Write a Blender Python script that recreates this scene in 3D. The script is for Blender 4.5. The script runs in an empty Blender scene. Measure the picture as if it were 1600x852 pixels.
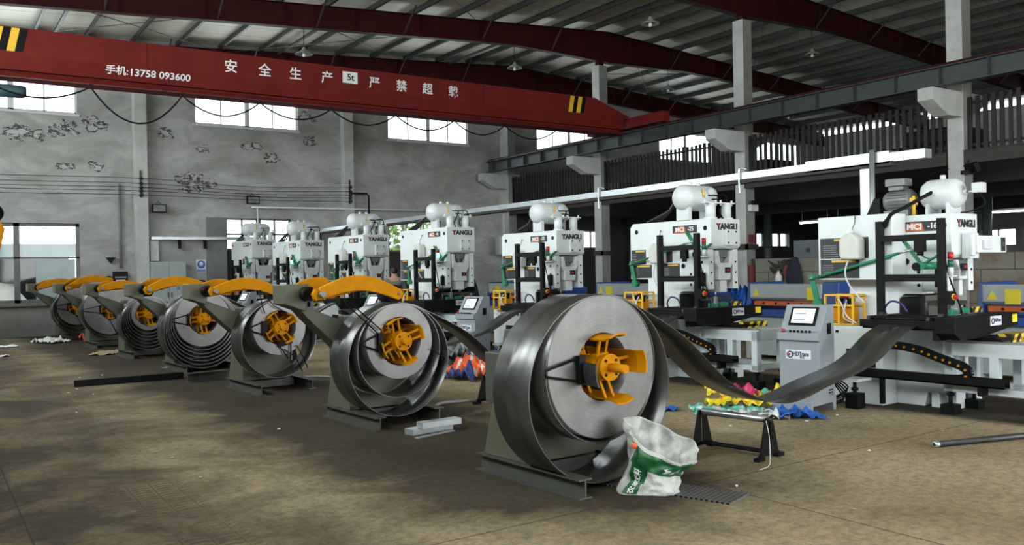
import bpy, bmesh, math, random
from mathutils import Matrix, Vector
R = math.radians
PI = math.pi
random.seed(7)
SC = bpy.context.scene
COL = SC.collection

# ------------------------------------------------------------------ camera, sky, lights, exposure
FPX, HCAM = 1369.54, 1.6
YAW, PITCH, ROLL = .595209, -.0020113, -.0189587
def camera():
    cy, sy, cp, sp = math.cos(YAW), math.sin(YAW), math.cos(PITCH), math.sin(PITCH)
    f = Vector((sy*cp, cy*cp, sp)); r = Vector((cy, -sy, 0)); u = r.cross(f)
    c, s = math.cos(ROLL), math.sin(ROLL)
    r2 = c*r + s*u; u2 = -s*r + c*u
    cam = bpy.data.cameras.new('camera'); o = bpy.data.objects.new('camera', cam); COL.objects.link(o)
    o.matrix_world = Matrix(((r2.x, u2.x, -f.x, 0), (r2.y, u2.y, -f.y, 0), (r2.z, u2.z, -f.z, HCAM), (0, 0, 0, 1)))
    cam.sensor_width = 36; cam.lens = FPX*36/1600; cam.clip_start = .05; cam.clip_end = 300
    SC.camera = o
camera()
W = bpy.data.worlds.new('sky'); SC.world = W; W.use_nodes = True
W.node_tree.nodes['Background'].inputs[0].default_value = (.86, .94, 1, 1)
W.node_tree.nodes['Background'].inputs[1].default_value = 3.0
def area(name, loc, rot, sx, sy, power, color=(1, 1, 1)):
    l = bpy.data.lights.new(name, 'AREA'); l.shape = 'RECTANGLE'; l.size = sx; l.size_y = sy; l.energy = power; l.color = color
    o = bpy.data.objects.new(name, l); COL.objects.link(o); o.location = loc; o.rotation_euler = rot
area('west_window_daylight', (-1.6, 9.5, 5.55), (0, R(-84), 0), 2.8, 32, 1850, (.98, .98, .95))
area('south_gate_daylight', (11, -9.3, 3.2), (R(90), 0, 0), 13, 5.6, 760, (.99, .99, .96))
for _x in (2.2, 8.83, 15.43, 21.9, 28.5): area('north_window_daylight', (_x, 28.75, 6.75), (R(-110), 0, 0), 3.2, 1.2, 70, (.93, .97, 1))
SC.view_settings.view_transform = 'Standard'; SC.view_settings.look = 'None'
SC.view_settings.exposure = 1.0; SC.view_settings.gamma = 1; SC.view_settings.use_curve_mapping = False

# ------------------------------------------------------------------ materials
MATS = {}
def nodes(name):
    m = bpy.data.materials.new(name); m.use_nodes = True
    nt = m.node_tree; b = nt.nodes['Principled BSDF']
    return m, nt, b
def N(nt, t, **kw):
    n = nt.nodes.new(t)
    for k, v in kw.items(): setattr(n, k, v)
    return n
def L(nt, a, b): nt.links.new(a, b)
def ramp(nt, src, stops):
    r = N(nt, 'ShaderNodeValToRGB'); el = r.color_ramp.elements
    while len(el) < len(stops): el.new(.5)
    for e, (p, c) in zip(el, stops):
        e.position = p; e.color = c if len(c) == 4 else (*c, 1)
    L(nt, src, r.inputs[0]); return r.outputs[0]
def math_(nt, op, a, b=None, c=None):
    n = N(nt, 'ShaderNodeMath', operation=op)
    for i, x in enumerate((a, b, c)):
        if x is None: continue
        if isinstance(x, (int, float)): n.inputs[i].default_value = x
        else: L(nt, x, n.inputs[i])
    return n.outputs[0]
def mixc(nt, fac, a, b):
    n = N(nt, 'ShaderNodeMix', data_type='RGBA')
    for i, x in ((0, fac), (6, a), (7, b)):
        if isinstance(x, (int, float)): n.inputs[i].default_value = x
        elif isinstance(x, tuple): n.inputs[i].default_value = (*x[:3], 1)
        else: L(nt, x, n.inputs[i])
    return n.outputs[2]
def noise(nt, scale, detail=4, rough=.55, vec=None, dist=0):
    n = N(nt, 'ShaderNodeTexNoise'); n.inputs['Scale'].default_value = scale; n.inputs['Detail'].default_value = detail
    n.inputs['Roughness'].default_value = rough; n.inputs['Distortion'].default_value = dist
    if vec is not None: L(nt, vec, n.inputs['Vector'])
    return n.outputs['Fac']
def objco(nt): return N(nt, 'ShaderNodeTexCoord').outputs['Object']
def smat(name, c, rough=.5, metal=0, var=.12, scale=6, bump=0, dirt=0, spec=.5):
    """painted or metal surface with slight mottling and optional dark grime specks"""
    m, nt, b = nodes(name); co = objco(nt)
    f = noise(nt, scale, 5, .6, co)
    lo = tuple(x*(1-var) for x in c); hi = tuple(min(1, x*(1+var)) for x in c)
    col = ramp(nt, f, [(.3, lo), (.7, hi)])
    if dirt:
        g = ramp(nt, noise(nt, scale*2.3, 7, .7, co), [(.58, (0, 0, 0)), (.75, (1, 1, 1))])
        col = mixc(nt, math_(nt, 'MULTIPLY', g, dirt), col, tuple(x*.25 for x in c))
    L(nt, col, b.inputs['Base Color']); b.inputs['Roughness'].default_value = rough; b.inputs['Metallic'].default_value = metal
    b.inputs['Specular IOR Level'].default_value = spec
    if bump:
        bp = N(nt, 'ShaderNodeBump'); bp.inputs['Strength'].default_value = bump; bp.inputs['Distance'].default_value = .02
        L(nt, noise(nt, scale*4, 6, .65, co), bp.inputs['Height']); L(nt, bp.outputs[0], b.inputs['Normal'])
    MATS[name] = m; return m
def emat(name, c, s):
    m, nt, b = nodes(name); b.inputs['Base Color'].default_value = (*c, 1)
    b.inputs['Emission Color'].default_value = (*c, 1); b.inputs['Emission Strength'].default_value = s
    MATS[name] = m; return m

smat('press_white', (.67, .72, .725), .38, 0, .04, 3, dirt=.10)
smat('slide_white', (.62, .65, .65), .45, 0, .08, 9, dirt=.45)
smat('tank_grey', (.60, .64, .65), .32, 0, .04, 3)
smat('table_grey', (.50, .56, .58), .42, 0, .06, 4, dirt=.15)
smat('cabinet_grey', (.25, .275, .30), .42, 0, .05, 4)
smat('box_grey', (.30, .36, .36), .5, 0, .06, 4)
smat('shear_grey', (.36, .40, .41), .45, 0, .08, 5, dirt=.15)
smat('shear_blue', (.012, .06, .26), .42, 0, .1, 5)
smat('olive', (.085, .088, .058), .45, 0, .1, 4, dirt=.25, spec=.3)
smat('olive_dark', (.05, .052, .042), .55, 0, .15, 6, dirt=.3)
smat('orange', (.50, .195, .001), .6, 0, .14, 7, dirt=.35, spec=.08)
smat('orange_red', (.55, .11, .012), .5, 0, .12, 6, dirt=.15)
smat('yellow', (.72, .42, .02), .45, 0, .08, 6)
smat('label_yellow', (.75, .62, .02), .5, 0, .05, 10)
smat('green', (.01, .19, .085), .4, 0, .12, 8)
smat('black', (.0045, .0048, .005), .5, 0, .2, 6, spec=.15)
smat('black_rubber', (.006, .006, .006), .75, 0, .2, 9, spec=.15)
smat('dark_hole', (.006, .006, .006), .9, 0, .1, 4)
smat('dark_steel', (.06, .06, .06), .45, .6, .25, 9)
smat('red', (.42, .015, .018), .4, 0, .1, 8)
smat('green_lens', (.01, .12, .07), .25, 0, .05, 8)
smat('white_lens', (.6, .6, .58), .3, 0, .05, 8)
smat('bright_steel', (.55, .56, .57), .3, .9, .1, 12)
smat('galvanised', (.50, .54, .56), .36, .75, .1, 5)
smat('crane_red', (.125, .0125, .010), .65, 0, .16, 1.6, dirt=.2, spec=.15)
smat('rafter_red', (.032, .006, .005), .65, 0, .18, 2, dirt=.2, spec=.12)
smat('runway_grey', (.030, .036, .037), .55, 0, .15, 2, dirt=.2)
smat('purlin', (.05, .052, .05), .55, .2, .15, 3)
smat('column_paint', (.44, .45, .43), .8, 0, .14, 2.2, bump=.25, dirt=.35)
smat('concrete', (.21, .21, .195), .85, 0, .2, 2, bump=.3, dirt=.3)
smat('slab_dark', (.03, .028, .026), .8, 0, .2, 3)
smat('channel_brown', (.03, .024, .021), .7, 0, .2, 4)
smat('fence_dark', (.010, .009, .0085), .6, .2, .25, 5)
smat('frame_grey', (.16, .165, .16), .55, 0, .12, 6, dirt=.2)
smat('frame_white', (.6, .62, .62), .5, 0, .1, 6, dirt=.2)
smat('text_dark', (.018, .018, .022), .5, 0, .05, 8)
smat('text_white', (.72, .72, .70), .6, 0, .1, 30)
smat('label_white', (.62, .63, .68), .5, 0, .04, 8)
smat('label_blue', (.02, .13, .42), .5, 0, .04, 8)
smat('logo_navy', (.02, .025, .10), .5, 0, .04, 8)
smat('jerry_plastic', (.58, .58, .54), .45, 0, .1, 7)
smat('motor_grey', (.16, .17, .165), .45, .2, .12, 8, dirt=.2)
smat('motor_teal', (.02, .055, .065), .45, 0, .15, 8)
smat('tarp_pale', (.62, .56, .50), .8, 0, .15, 3)
smat('plastic_blue', (.015, .10, .42), .35, 0, .25, 9)
smat('plastic_orange', (.80, .13, .04), .38, 0, .2, 7)
smat('plastic_navy', (.03, .05, .16), .4, 0, .3, 9)
smat('plastic_yellow', (.72, .55, .02), .4, 0, .25, 9)
smat('plastic_pink', (.45, .02, .10), .4, 0, .2, 9)
smat('plastic_teal', (.12, .50, .40), .42, 0, .45, 14)
smat('plastic_white', (.62, .63, .60), .42, 0, .2, 9)
smat('plastic_grey', (.16, .17, .17), .55, 0, .3, 9)
smat('crate_grey', (.13, .15, .165), .7, 0, .12, 4)
smat('board_tan', (.30, .22, .13), .7, 0, .15, 3)
smat('cloth_navy', (.012, .014, .03), .9, 0, .3, 14)
smat('cloth_grey', (.14, .15, .13), .9, 0, .35, 30)
smat('skin', (.42, .25, .18), .6, 0, .06, 8)
smat('hair', (.01, .009, .008), .6, 0, .2, 30)
smat('fire_red', (.14, .018, .018), .5, 0, .1, 6)
smat('leaf', (.09, .16, .03), .7, 0, .5, 5)
smat('bark', (.08, .06, .04), .9, 0, .3, 6)
smat('facade', (.55, .57, .58), .8, 0, .06, 1)
smat('facade_red', (.50, .13, .12), .7, 0, .06, 1)
smat('ground_out', (.35, .36, .35), .9, 0, .15, .7)
smat('hose_grey', (.30, .29, .27), .6, 0, .1, 8)
smat('purple', (.05, .02, .16), .4, 0, .1, 8)
smat('frost', (.36, .46, .47), .35, 0, .1, 2.5)
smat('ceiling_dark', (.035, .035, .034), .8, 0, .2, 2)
smat('lamp_enamel', (.26, .27, .25), .5, 0, .1, 6)
smat('wood_dark', (.045, .035, .028), .8, 0, .3, 6)
emat('lamp_tube', (.9, .97, 1), 6)
emat('green_lit', (.1, 1, .55), 3.5)
emat('screen_lit', (.75, .85, .95), .75)
emat('screen_field', (.18, .24, .33), .35)

def steel_coil_mat():
    m, nt, b = nodes('coil_steel'); co = objco(nt)
    sp = N(nt, 'ShaderNodeSeparateXYZ'); L(nt, co, sp.inputs[0])
    r2 = math_(nt, 'ADD', math_(nt, 'MULTIPLY', sp.outputs[0], sp.outputs[0]), math_(nt, 'MULTIPLY', sp.outputs[2], sp.outputs[2]))
    r = math_(nt, 'SQRT', r2)
    cb = N(nt, 'ShaderNodeCombineXYZ'); L(nt, math_(nt, 'MULTIPLY', r, 60), cb.inputs[0]); L(nt, math_(nt, 'MULTIPLY', sp.outputs[1], 1.0), cb.inputs[1])
    f = noise(nt, 1.6, 6, .7, cb.outputs[0])
    g = noise(nt, 5, 5, .6, co)
    col = mixc(nt, .35, ramp(nt, f, [(.3, (.10, .10, .098)), (.72, (.27, .27, .262))]), ramp(nt, g, [(.3, (.09, .09, .088)), (.7, (.26, .26, .255))]))
    L(nt, col, b.inputs['Base Color']); b.inputs['Metallic'].default_value = .75
    L(nt, ramp(nt, f, [(.3, (.36,)*3), (.7, (.52,)*3)]), b.inputs['Roughness'])
    bp = N(nt, 'ShaderNodeBump'); bp.inputs['Strength'].default_value = .25; bp.inputs['Distance'].default_value = .004
    L(nt, f, bp.inputs['Height']); L(nt, bp.outputs[0], b.inputs['Normal'])
    MATS['coil_steel'] = m
    m, nt, b = nodes('strip_steel'); co = objco(nt)
    mp = N(nt, 'ShaderNodeMapping'); mp.inputs['Scale'].default_value = (2, 6, 2); L(nt, co, mp.inputs[0])
    f = noise(nt, .9, 3, .5, mp.outputs[0])
    L(nt, ramp(nt, f, [(.3, (.105, .105, .102)), (.7, (.15, .15, .146))]), b.inputs['Base Color'])
    b.inputs['Metallic'].default_value = .85
    L(nt, ramp(nt, f, [(.3, (.26,)*3), (.7, (.34,)*3)]), b.inputs['Roughness'])
    MATS['strip_steel'] = m
steel_coil_mat()

def glass_mat():
    m = bpy.data.materials.new('window_glass'); m.use_nodes = True; nt = m.node_tree
    for n in list(nt.nodes): nt.nodes.remove(n)
    o = N(nt, 'ShaderNodeOutputMaterial'); t = N(nt, 'ShaderNodeBsdfTransparent'); g = N(nt, 'ShaderNodeBsdfGlossy'); x = N(nt, 'ShaderNodeMixShader')
    t.inputs[0].default_value = (.95, .98, .98, 1); g.inputs['Roughness'].default_value = .05
    fr = N(nt, 'ShaderNodeFresnel'); fr.inputs[0].default_value = 1.45
    ge = N(nt, 'ShaderNodeNewGeometry'); L(nt, math_(nt, 'MULTIPLY', fr.outputs[0], math_(nt, 'SUBTRACT', 1, ge.outputs['Backfacing'])), x.inputs[0]); L(nt, t.outputs[0], x.inputs[1]); L(nt, g.outputs[0], x.inputs[2]); L(nt, x.outputs[0], o.inputs[0])
    MATS['window_glass'] = m
glass_mat()

def wall_mat():
    m, nt, b = nodes('wall_plaster'); co = objco(nt)
    sp = N(nt, 'ShaderNodeSeparateXYZ'); L(nt, co, sp.inputs[0])
    mp = N(nt, 'ShaderNodeMapping'); mp.inputs['Scale'].default_value = (1, 1, 1.9); L(nt, co, mp.inputs[0])
    base = ramp(nt, noise(nt, .8, 8, .62, mp.outputs[0], .6), [(.3, (.24, .24, .222)), (.52, (.355, .355, .342)), (.7, (.46, .465, .452))])
    # grey damp smears
    mp2 = N(nt, 'ShaderNodeMapping'); mp2.inputs['Scale'].default_value = (.8, 1, 2.6); L(nt, co, mp2.inputs[0])
    sm = ramp(nt, noise(nt, 1.7, 6, .6, mp2.outputs[0], 1.2), [(.55, (0,)*3), (.72, (1,)*3)])
    base = mixc(nt, math_(nt, 'MULTIPLY', sm, .45), base, (.20, .20, .195))
    # vertical streaks
    mp3 = N(nt, 'ShaderNodeMapping'); mp3.inputs['Scale'].default_value = (5, 1, .22); L(nt, co, mp3.inputs[0])
    st = ramp(nt, noise(nt, 1.4, 4, .6, mp3.outputs[0]), [(.60, (0,)*3), (.75, (1,)*3)])
    base = mixc(nt, math_(nt, 'MULTIPLY', st, .22), base, (.24, .24, .23))
    # peeled paint with dark rims, only near given spots of the far wall
    spots = [(2.6, 5.75, .9, .28), (3.55, 5.95, .6, .3), (4.3, 6.1, .45, .3), (6.35, 5.95, .4, .25), (7.2, 4.55, .75, .42), (9.0, 5.75, .5, .2), (10.8, 6.85, .45, .25), (10.9, 6.1, .35, .3), (3.6, 4.85, .35, .15), (4.4, 4.9, .35, .2), (7.4, 5.6, .35, .2), (9.6, 5.4, .3, .25)]
    acc = None
    for x, z, rx, rz in spots:
        dx = math_(nt, 'DIVIDE', math_(nt, 'SUBTRACT', sp.outputs[0], x), rx); dz = math_(nt, 'DIVIDE', math_(nt, 'SUBTRACT', sp.outputs[2], z), rz)
        d = math_(nt, 'ADD', math_(nt, 'MULTIPLY', dx, dx), math_(nt, 'MULTIPLY', dz, dz))
        k = math_(nt, 'SUBTRACT', 1, d)
        acc = k if acc is None else math_(nt, 'MAXIMUM', acc, k)
    mp4 = N(nt, 'ShaderNodeMapping'); mp4.inputs['Scale'].default_value = (1, 1, 1.8); L(nt, co, mp4.inputs[0])
    pn = noise(nt, 2.9, 6, .66, mp4.outputs[0], .5)
    field = math_(nt, 'ADD', math_(nt, 'MULTIPLY', math_(nt, 'MAXIMUM', acc, -.5), .22), pn)
    rim = ramp(nt, field, [(.625, (0,)*3), (.645, (1,)*3), (.705, (1,)*3), (.735, (0,)*3)])
    rim = math_(nt, 'MULTIPLY', rim, ramp(nt, noise(nt, 7, 3, .5, mp4.outputs[0]), [(.42, (0,)*3), (.47, (1,)*3)]))
    inside = ramp(nt, field, [(.66, (0,)*3), (.69, (1,)*3)])
    msk = ramp(nt, acc, [(0, (0,)*3), (.12, (1,)*3)])
    base = mixc(nt, math_(nt, 'MULTIPLY', math_(nt, 'MULTIPLY', inside, msk), .55), base, (.50, .50, .49))
    base = mixc(nt, math_(nt, 'MULTIPLY', math_(nt, 'MULTIPLY', rim, msk), .93), base, (.025, .025, .025))
    # scuffed dark band at the foot of the wall
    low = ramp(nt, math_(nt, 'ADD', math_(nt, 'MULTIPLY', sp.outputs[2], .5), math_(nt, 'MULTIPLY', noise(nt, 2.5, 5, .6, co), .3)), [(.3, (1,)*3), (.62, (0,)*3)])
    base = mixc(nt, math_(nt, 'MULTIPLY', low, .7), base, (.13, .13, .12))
    L(nt, base, b.inputs['Base Color']); b.inputs['Roughness'].default_value = .85
    bp = N(nt, 'ShaderNodeBump'); bp.inputs['Strength'].default_value = .35; bp.inputs['Distance'].default_value = .03
    L(nt, math_(nt, 'ADD', noise(nt, 3, 6, .6, co), math_(nt, 'MULTIPLY', rim, -.4)), bp.inputs['Height']); L(nt, bp.outputs[0], b.inputs['Normal'])
    MATS['wall_plaster'] = m
wall_mat()

def floor_mat():
    m, nt, b = nodes('floor_concrete'); co = objco(nt)
    sp = N(nt, 'ShaderNodeSeparateXYZ'); L(nt, co, sp.inputs[0]); X, Y = sp.outputs[0], sp.outputs[1]
    base = ramp(nt, noise(nt, .55, 9, .62, co, .5), [(.3, (.235, .178, .100)), (.5, (.35, .278, .168)), (.7, (.44, .36, .23))])
    fine = noise(nt, 14, 6, .7, co)
    base = mixc(nt, ramp(nt, fine, [(.42, (0,)*3), (.66, (.6,)*3)]), base, (.10, .083, .06))
    base = mixc(nt, ramp(nt, noise(nt, 42, 4, .7, co), [(.5, (0,)*3), (.7, (.5,)*3)]), base, (.08, .066, .048))
    # pale powdery patches
    pale = ramp(nt, noise(nt, 1.1, 6, .6, co, .8), [(.62, (0,)*3), (.78, (.5,)*3)])
    base = mixc(nt, pale, base, (.36, .33, .28))
    # oil along the coil row and under the presses
    row = math_(nt, 'ABSOLUTE', math_(nt, 'SUBTRACT', X, math_(nt, 'SUBTRACT', 4.25, math_(nt, 'MULTIPLY', Y, .03))))
    band = ramp(nt, math_(nt, 'MULTIPLY', row, .35), [(.12, (1,)*3), (.95, (0,)*3)])
    row2 = math_(nt, 'ABSOLUTE', math_(nt, 'SUBTRACT', X, math_(nt, 'SUBTRACT', 9.95, math_(nt, 'MULTIPLY', Y, .05))))
    band2 = ramp(nt, math_(nt, 'MULTIPLY', row2, .5), [(.30, (1,)*3), (.52, (0,)*3)])
    near = ramp(nt, math_(nt, 'MULTIPLY', Y, .1), [(.30, (0,)*3), (.52, (1,)*3)])
    band = math_(nt, 'MULTIPLY', band, near)
    left = ramp(nt, math_(nt, 'MULTIPLY', X, .2), [(.30, (1,)*3), (.85, (0,)*3)])
    mask = math_(nt, 'MAXIMUM', math_(nt, 'MULTIPLY', band, .92), math_(nt, 'MAXIMUM', band2, math_(nt, 'MULTIPLY', left, .58)))
    on = noise(nt, .9, 7, .62, co, .7)
    oil = ramp(nt, math_(nt, 'ADD', math_(nt, 'MULTIPLY', mask, .62), math_(nt, 'ADD', .13, math_(nt, 'MULTIPLY', on, .64))), [(.54, (0,)*3), (.86, (1,)*3)])
    base = mixc(nt, math_(nt, 'MULTIPLY', oil, .88), base, (.014, .0125, .010))
    # casting joints
    def seam(ax, ay, bx, by, w):
        dx, dy = bx-ax, by-ay; n = math.hypot(dx, dy); nx, ny = -dy/n, dx/n
        d = math_(nt, 'ADD', math_(nt, 'MULTIPLY', X, nx), math_(nt, 'MULTIPLY', Y, ny))
        d = math_(nt, 'ABSOLUTE', math_(nt, 'SUBTRACT', d, nx*ax+ny*ay))
        return math_(nt, 'LESS_THAN', d, w)
    s = None
    for q in SEAMS:
        k = seam(*q); s = k if s is None else math_(nt, 'MAXIMUM', s, k)
    base = mixc(nt, math_(nt, 'MULTIPLY', s, .75), base, (.03, .027, .022))
    # tyre tread prints
    ax, ay, bx, by = TRACK; dx, dy = bx-ax, by-ay; n = math.hypot(dx, dy); ux, uy = dx/n, dy/n
    along = math_(nt, 'ADD', math_(nt, 'MULTIPLY', math_(nt, 'SUBTRACT', X, ax), ux), math_(nt, 'MULTIPLY', math_(nt, 'SUBTRACT', Y, ay), uy))
    across = math_(nt, 'ADD', math_(nt, 'MULTIPLY', math_(nt, 'SUBTRACT', X, ax), -uy), math_(nt, 'MULTIPLY', math_(nt, 'SUBTRACT', Y, ay), ux))
    wob = math_(nt, 'ADD', across, math_(nt, 'MULTIPLY', noise(nt, 1.2, 3, .5, co), .06))
    cellx = math_(nt, 'ABSOLUTE', math_(nt, 'SUBTRACT', math_(nt, 'FRACT', math_(nt, 'MULTIPLY', wob, 6.2)), .5))
    inb = math_(nt, 'LESS_THAN', math_(nt, 'ABSOLUTE', wob), .24)
    bars = math_(nt, 'GREATER_THAN', math_(nt, 'SINE', math_(nt, 'MULTIPLY', math_(nt, 'ADD', along, math_(nt, 'MULTIPLY', cellx, .05)), 2*PI/.075)), .1)
    tr = math_(nt, 'MULTIPLY', inb, math_(nt, 'MAXIMUM', math_(nt, 'MULTIPLY', bars, math_(nt, 'LESS_THAN', cellx, .40)), math_(nt, 'GREATER_THAN', cellx, .45)))
    patch = ramp(nt, noise(nt, .8, 4, .5, co), [(.42, (0,)*3), (.58, (1,)*3)])
    base = mixc(nt, math_(nt, 'MULTIPLY', math_(nt, 'MULTIPLY', tr, patch), .7), base, (.045, .038, .026))
    L(nt, base, b.inputs['Base Color'])
    L(nt, ramp(nt, on, [(.3, (.9,)*3), (.7, (.75,)*3)]), b.inputs['Roughness']); b.inputs['Specular IOR Level'].default_value = .10
    bp = N(nt, 'ShaderNodeBump'); bp.inputs['Strength'].default_value = .35; bp.inputs['Distance'].default_value = .02
    L(nt, math_(nt, 'SUBTRACT', math_(nt, 'ADD', math_(nt, 'MULTIPLY', fine, .5), noise(nt, 3, 5, .6, co)), math_(nt, 'MULTIPLY', math_(nt, 'MAXIMUM', s, tr), .5)), bp.inputs['Height']); L(nt, bp.outputs[0], b.inputs['Normal'])
    MATS['floor_concrete'] = m
SEAMS = [(5.354, 4.592, 8.827, 4.663, .007), (4.786, 4.108, 4.782, 2.752, .007), (0.55, 2, .55, 20, .007)]
TRACK = (1.42, 5.2, 1.40, 9.0)
floor_mat()

def roof_mat():
    m, nt, b = nodes('roof_sheet'); co = objco(nt)
    sp = N(nt, 'ShaderNodeSeparateXYZ'); L(nt, co, sp.inputs[0])
    base = ramp(nt, noise(nt, .7, 5, .6, co), [(.3, (.52, .49, .40)), (.7, (.66, .63, .52))])
    w = math_(nt, 'FRACT', math_(nt, 'MULTIPLY', sp.outputs[1], 1/.95))
    ln = math_(nt, 'LESS_THAN', w, .035)
    base = mixc(nt, math_(nt, 'MULTIPLY', ln, .7), base, (.08, .08, .07))
    L(nt, base, b.inputs['Base Color']); b.inputs['Roughness'].default_value = .55
    MATS['roof_sheet'] = m
roof_mat()
def block_mat():
    m, nt, b = nodes('block_wall'); co = objco(nt)
    mp = N(nt, 'ShaderNodeMapping'); mp.inputs['Rotation'].default_value = (0, R(90), R(90)); L(nt, co, mp.inputs[0])
    sp = N(nt, 'ShaderNodeSeparateXYZ'); L(nt, co, sp.inputs[0])
    cb = N(nt, 'ShaderNodeCombineXYZ'); L(nt, sp.outputs[1], cb.inputs[0]); L(nt, sp.outputs[2], cb.inputs[1])
    br = N(nt, 'ShaderNodeTexBrick'); L(nt, cb.outputs[0], br.inputs['Vector']); br.inputs['Scale'].default_value = 1
    br.inputs['Brick Width'].default_value = 1.4; br.inputs['Row Height'].default_value = .36; br.inputs['Mortar Size'].default_value = .012
    br.inputs['Color1'].default_value = (.21, .195, .16, 1); br.inputs['Color2'].default_value = (.175, .165, .135, 1); br.inputs['Mortar'].default_value = (.06, .055, .05, 1)
    rust = ramp(nt, math_(nt, 'ADD', noise(nt, 1.2, 6, .65, co), math_(nt, 'MULTIPLY', math_(nt, 'LESS_THAN', sp.outputs[1], 10.2), .12)), [(.58, (0,)*3), (.72, (1,)*3)])
    col = mixc(nt, math_(nt, 'MULTIPLY', rust, .7), br.outputs['Color'], (.13, .06, .03))
    L(nt, col, b.inputs['Base Color']); b.inputs['Roughness'].default_value = .9
    MATS['block_wall'] = m
block_mat()
def hazard_mat():
    m, nt, b = nodes('hazard_stripes'); co = objco(nt)
    sp = N(nt, 'ShaderNodeSeparateXYZ'); L(nt, co, sp.inputs[0])
    f = math_(nt, 'FRACT', math_(nt, 'MULTIPLY', math_(nt, 'ADD', math_(nt, 'ADD', sp.outputs[0], sp.outputs[1]), math_(nt, 'MULTIPLY', sp.outputs[2], -.8)), 1/.15))
    L(nt, mixc(nt, math_(nt, 'LESS_THAN', f, .5), (.015, .015, .015), (.72, .50, .03)), b.inputs['Base Color']); b.inputs['Roughness'].default_value = .5
    MATS['hazard_stripes'] = m
hazard_mat()
def grate_mat():
    m, nt, b = nodes('perforated_mat'); co = objco(nt)
    sp = N(nt, 'ShaderNodeSeparateXYZ'); L(nt, co, sp.inputs[0])
    f = math_(nt, 'MULTIPLY', math_(nt, 'GREATER_THAN', math_(nt, 'FRACT', math_(nt, 'MULTIPLY', sp.outputs[0], 26)), .4), math_(nt, 'GREATER_THAN', math_(nt, 'FRACT', math_(nt, 'MULTIPLY', sp.outputs[1], 26)), .4))
    L(nt, mixc(nt, f, (.16, .155, .15), (.004, .004, .004)), b.inputs['Base Color']); b.inputs['Roughness'].default_value = .5; b.inputs['Metallic'].default_value = .3
    MATS['perforated_mat'] = m
grate_mat()

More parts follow.
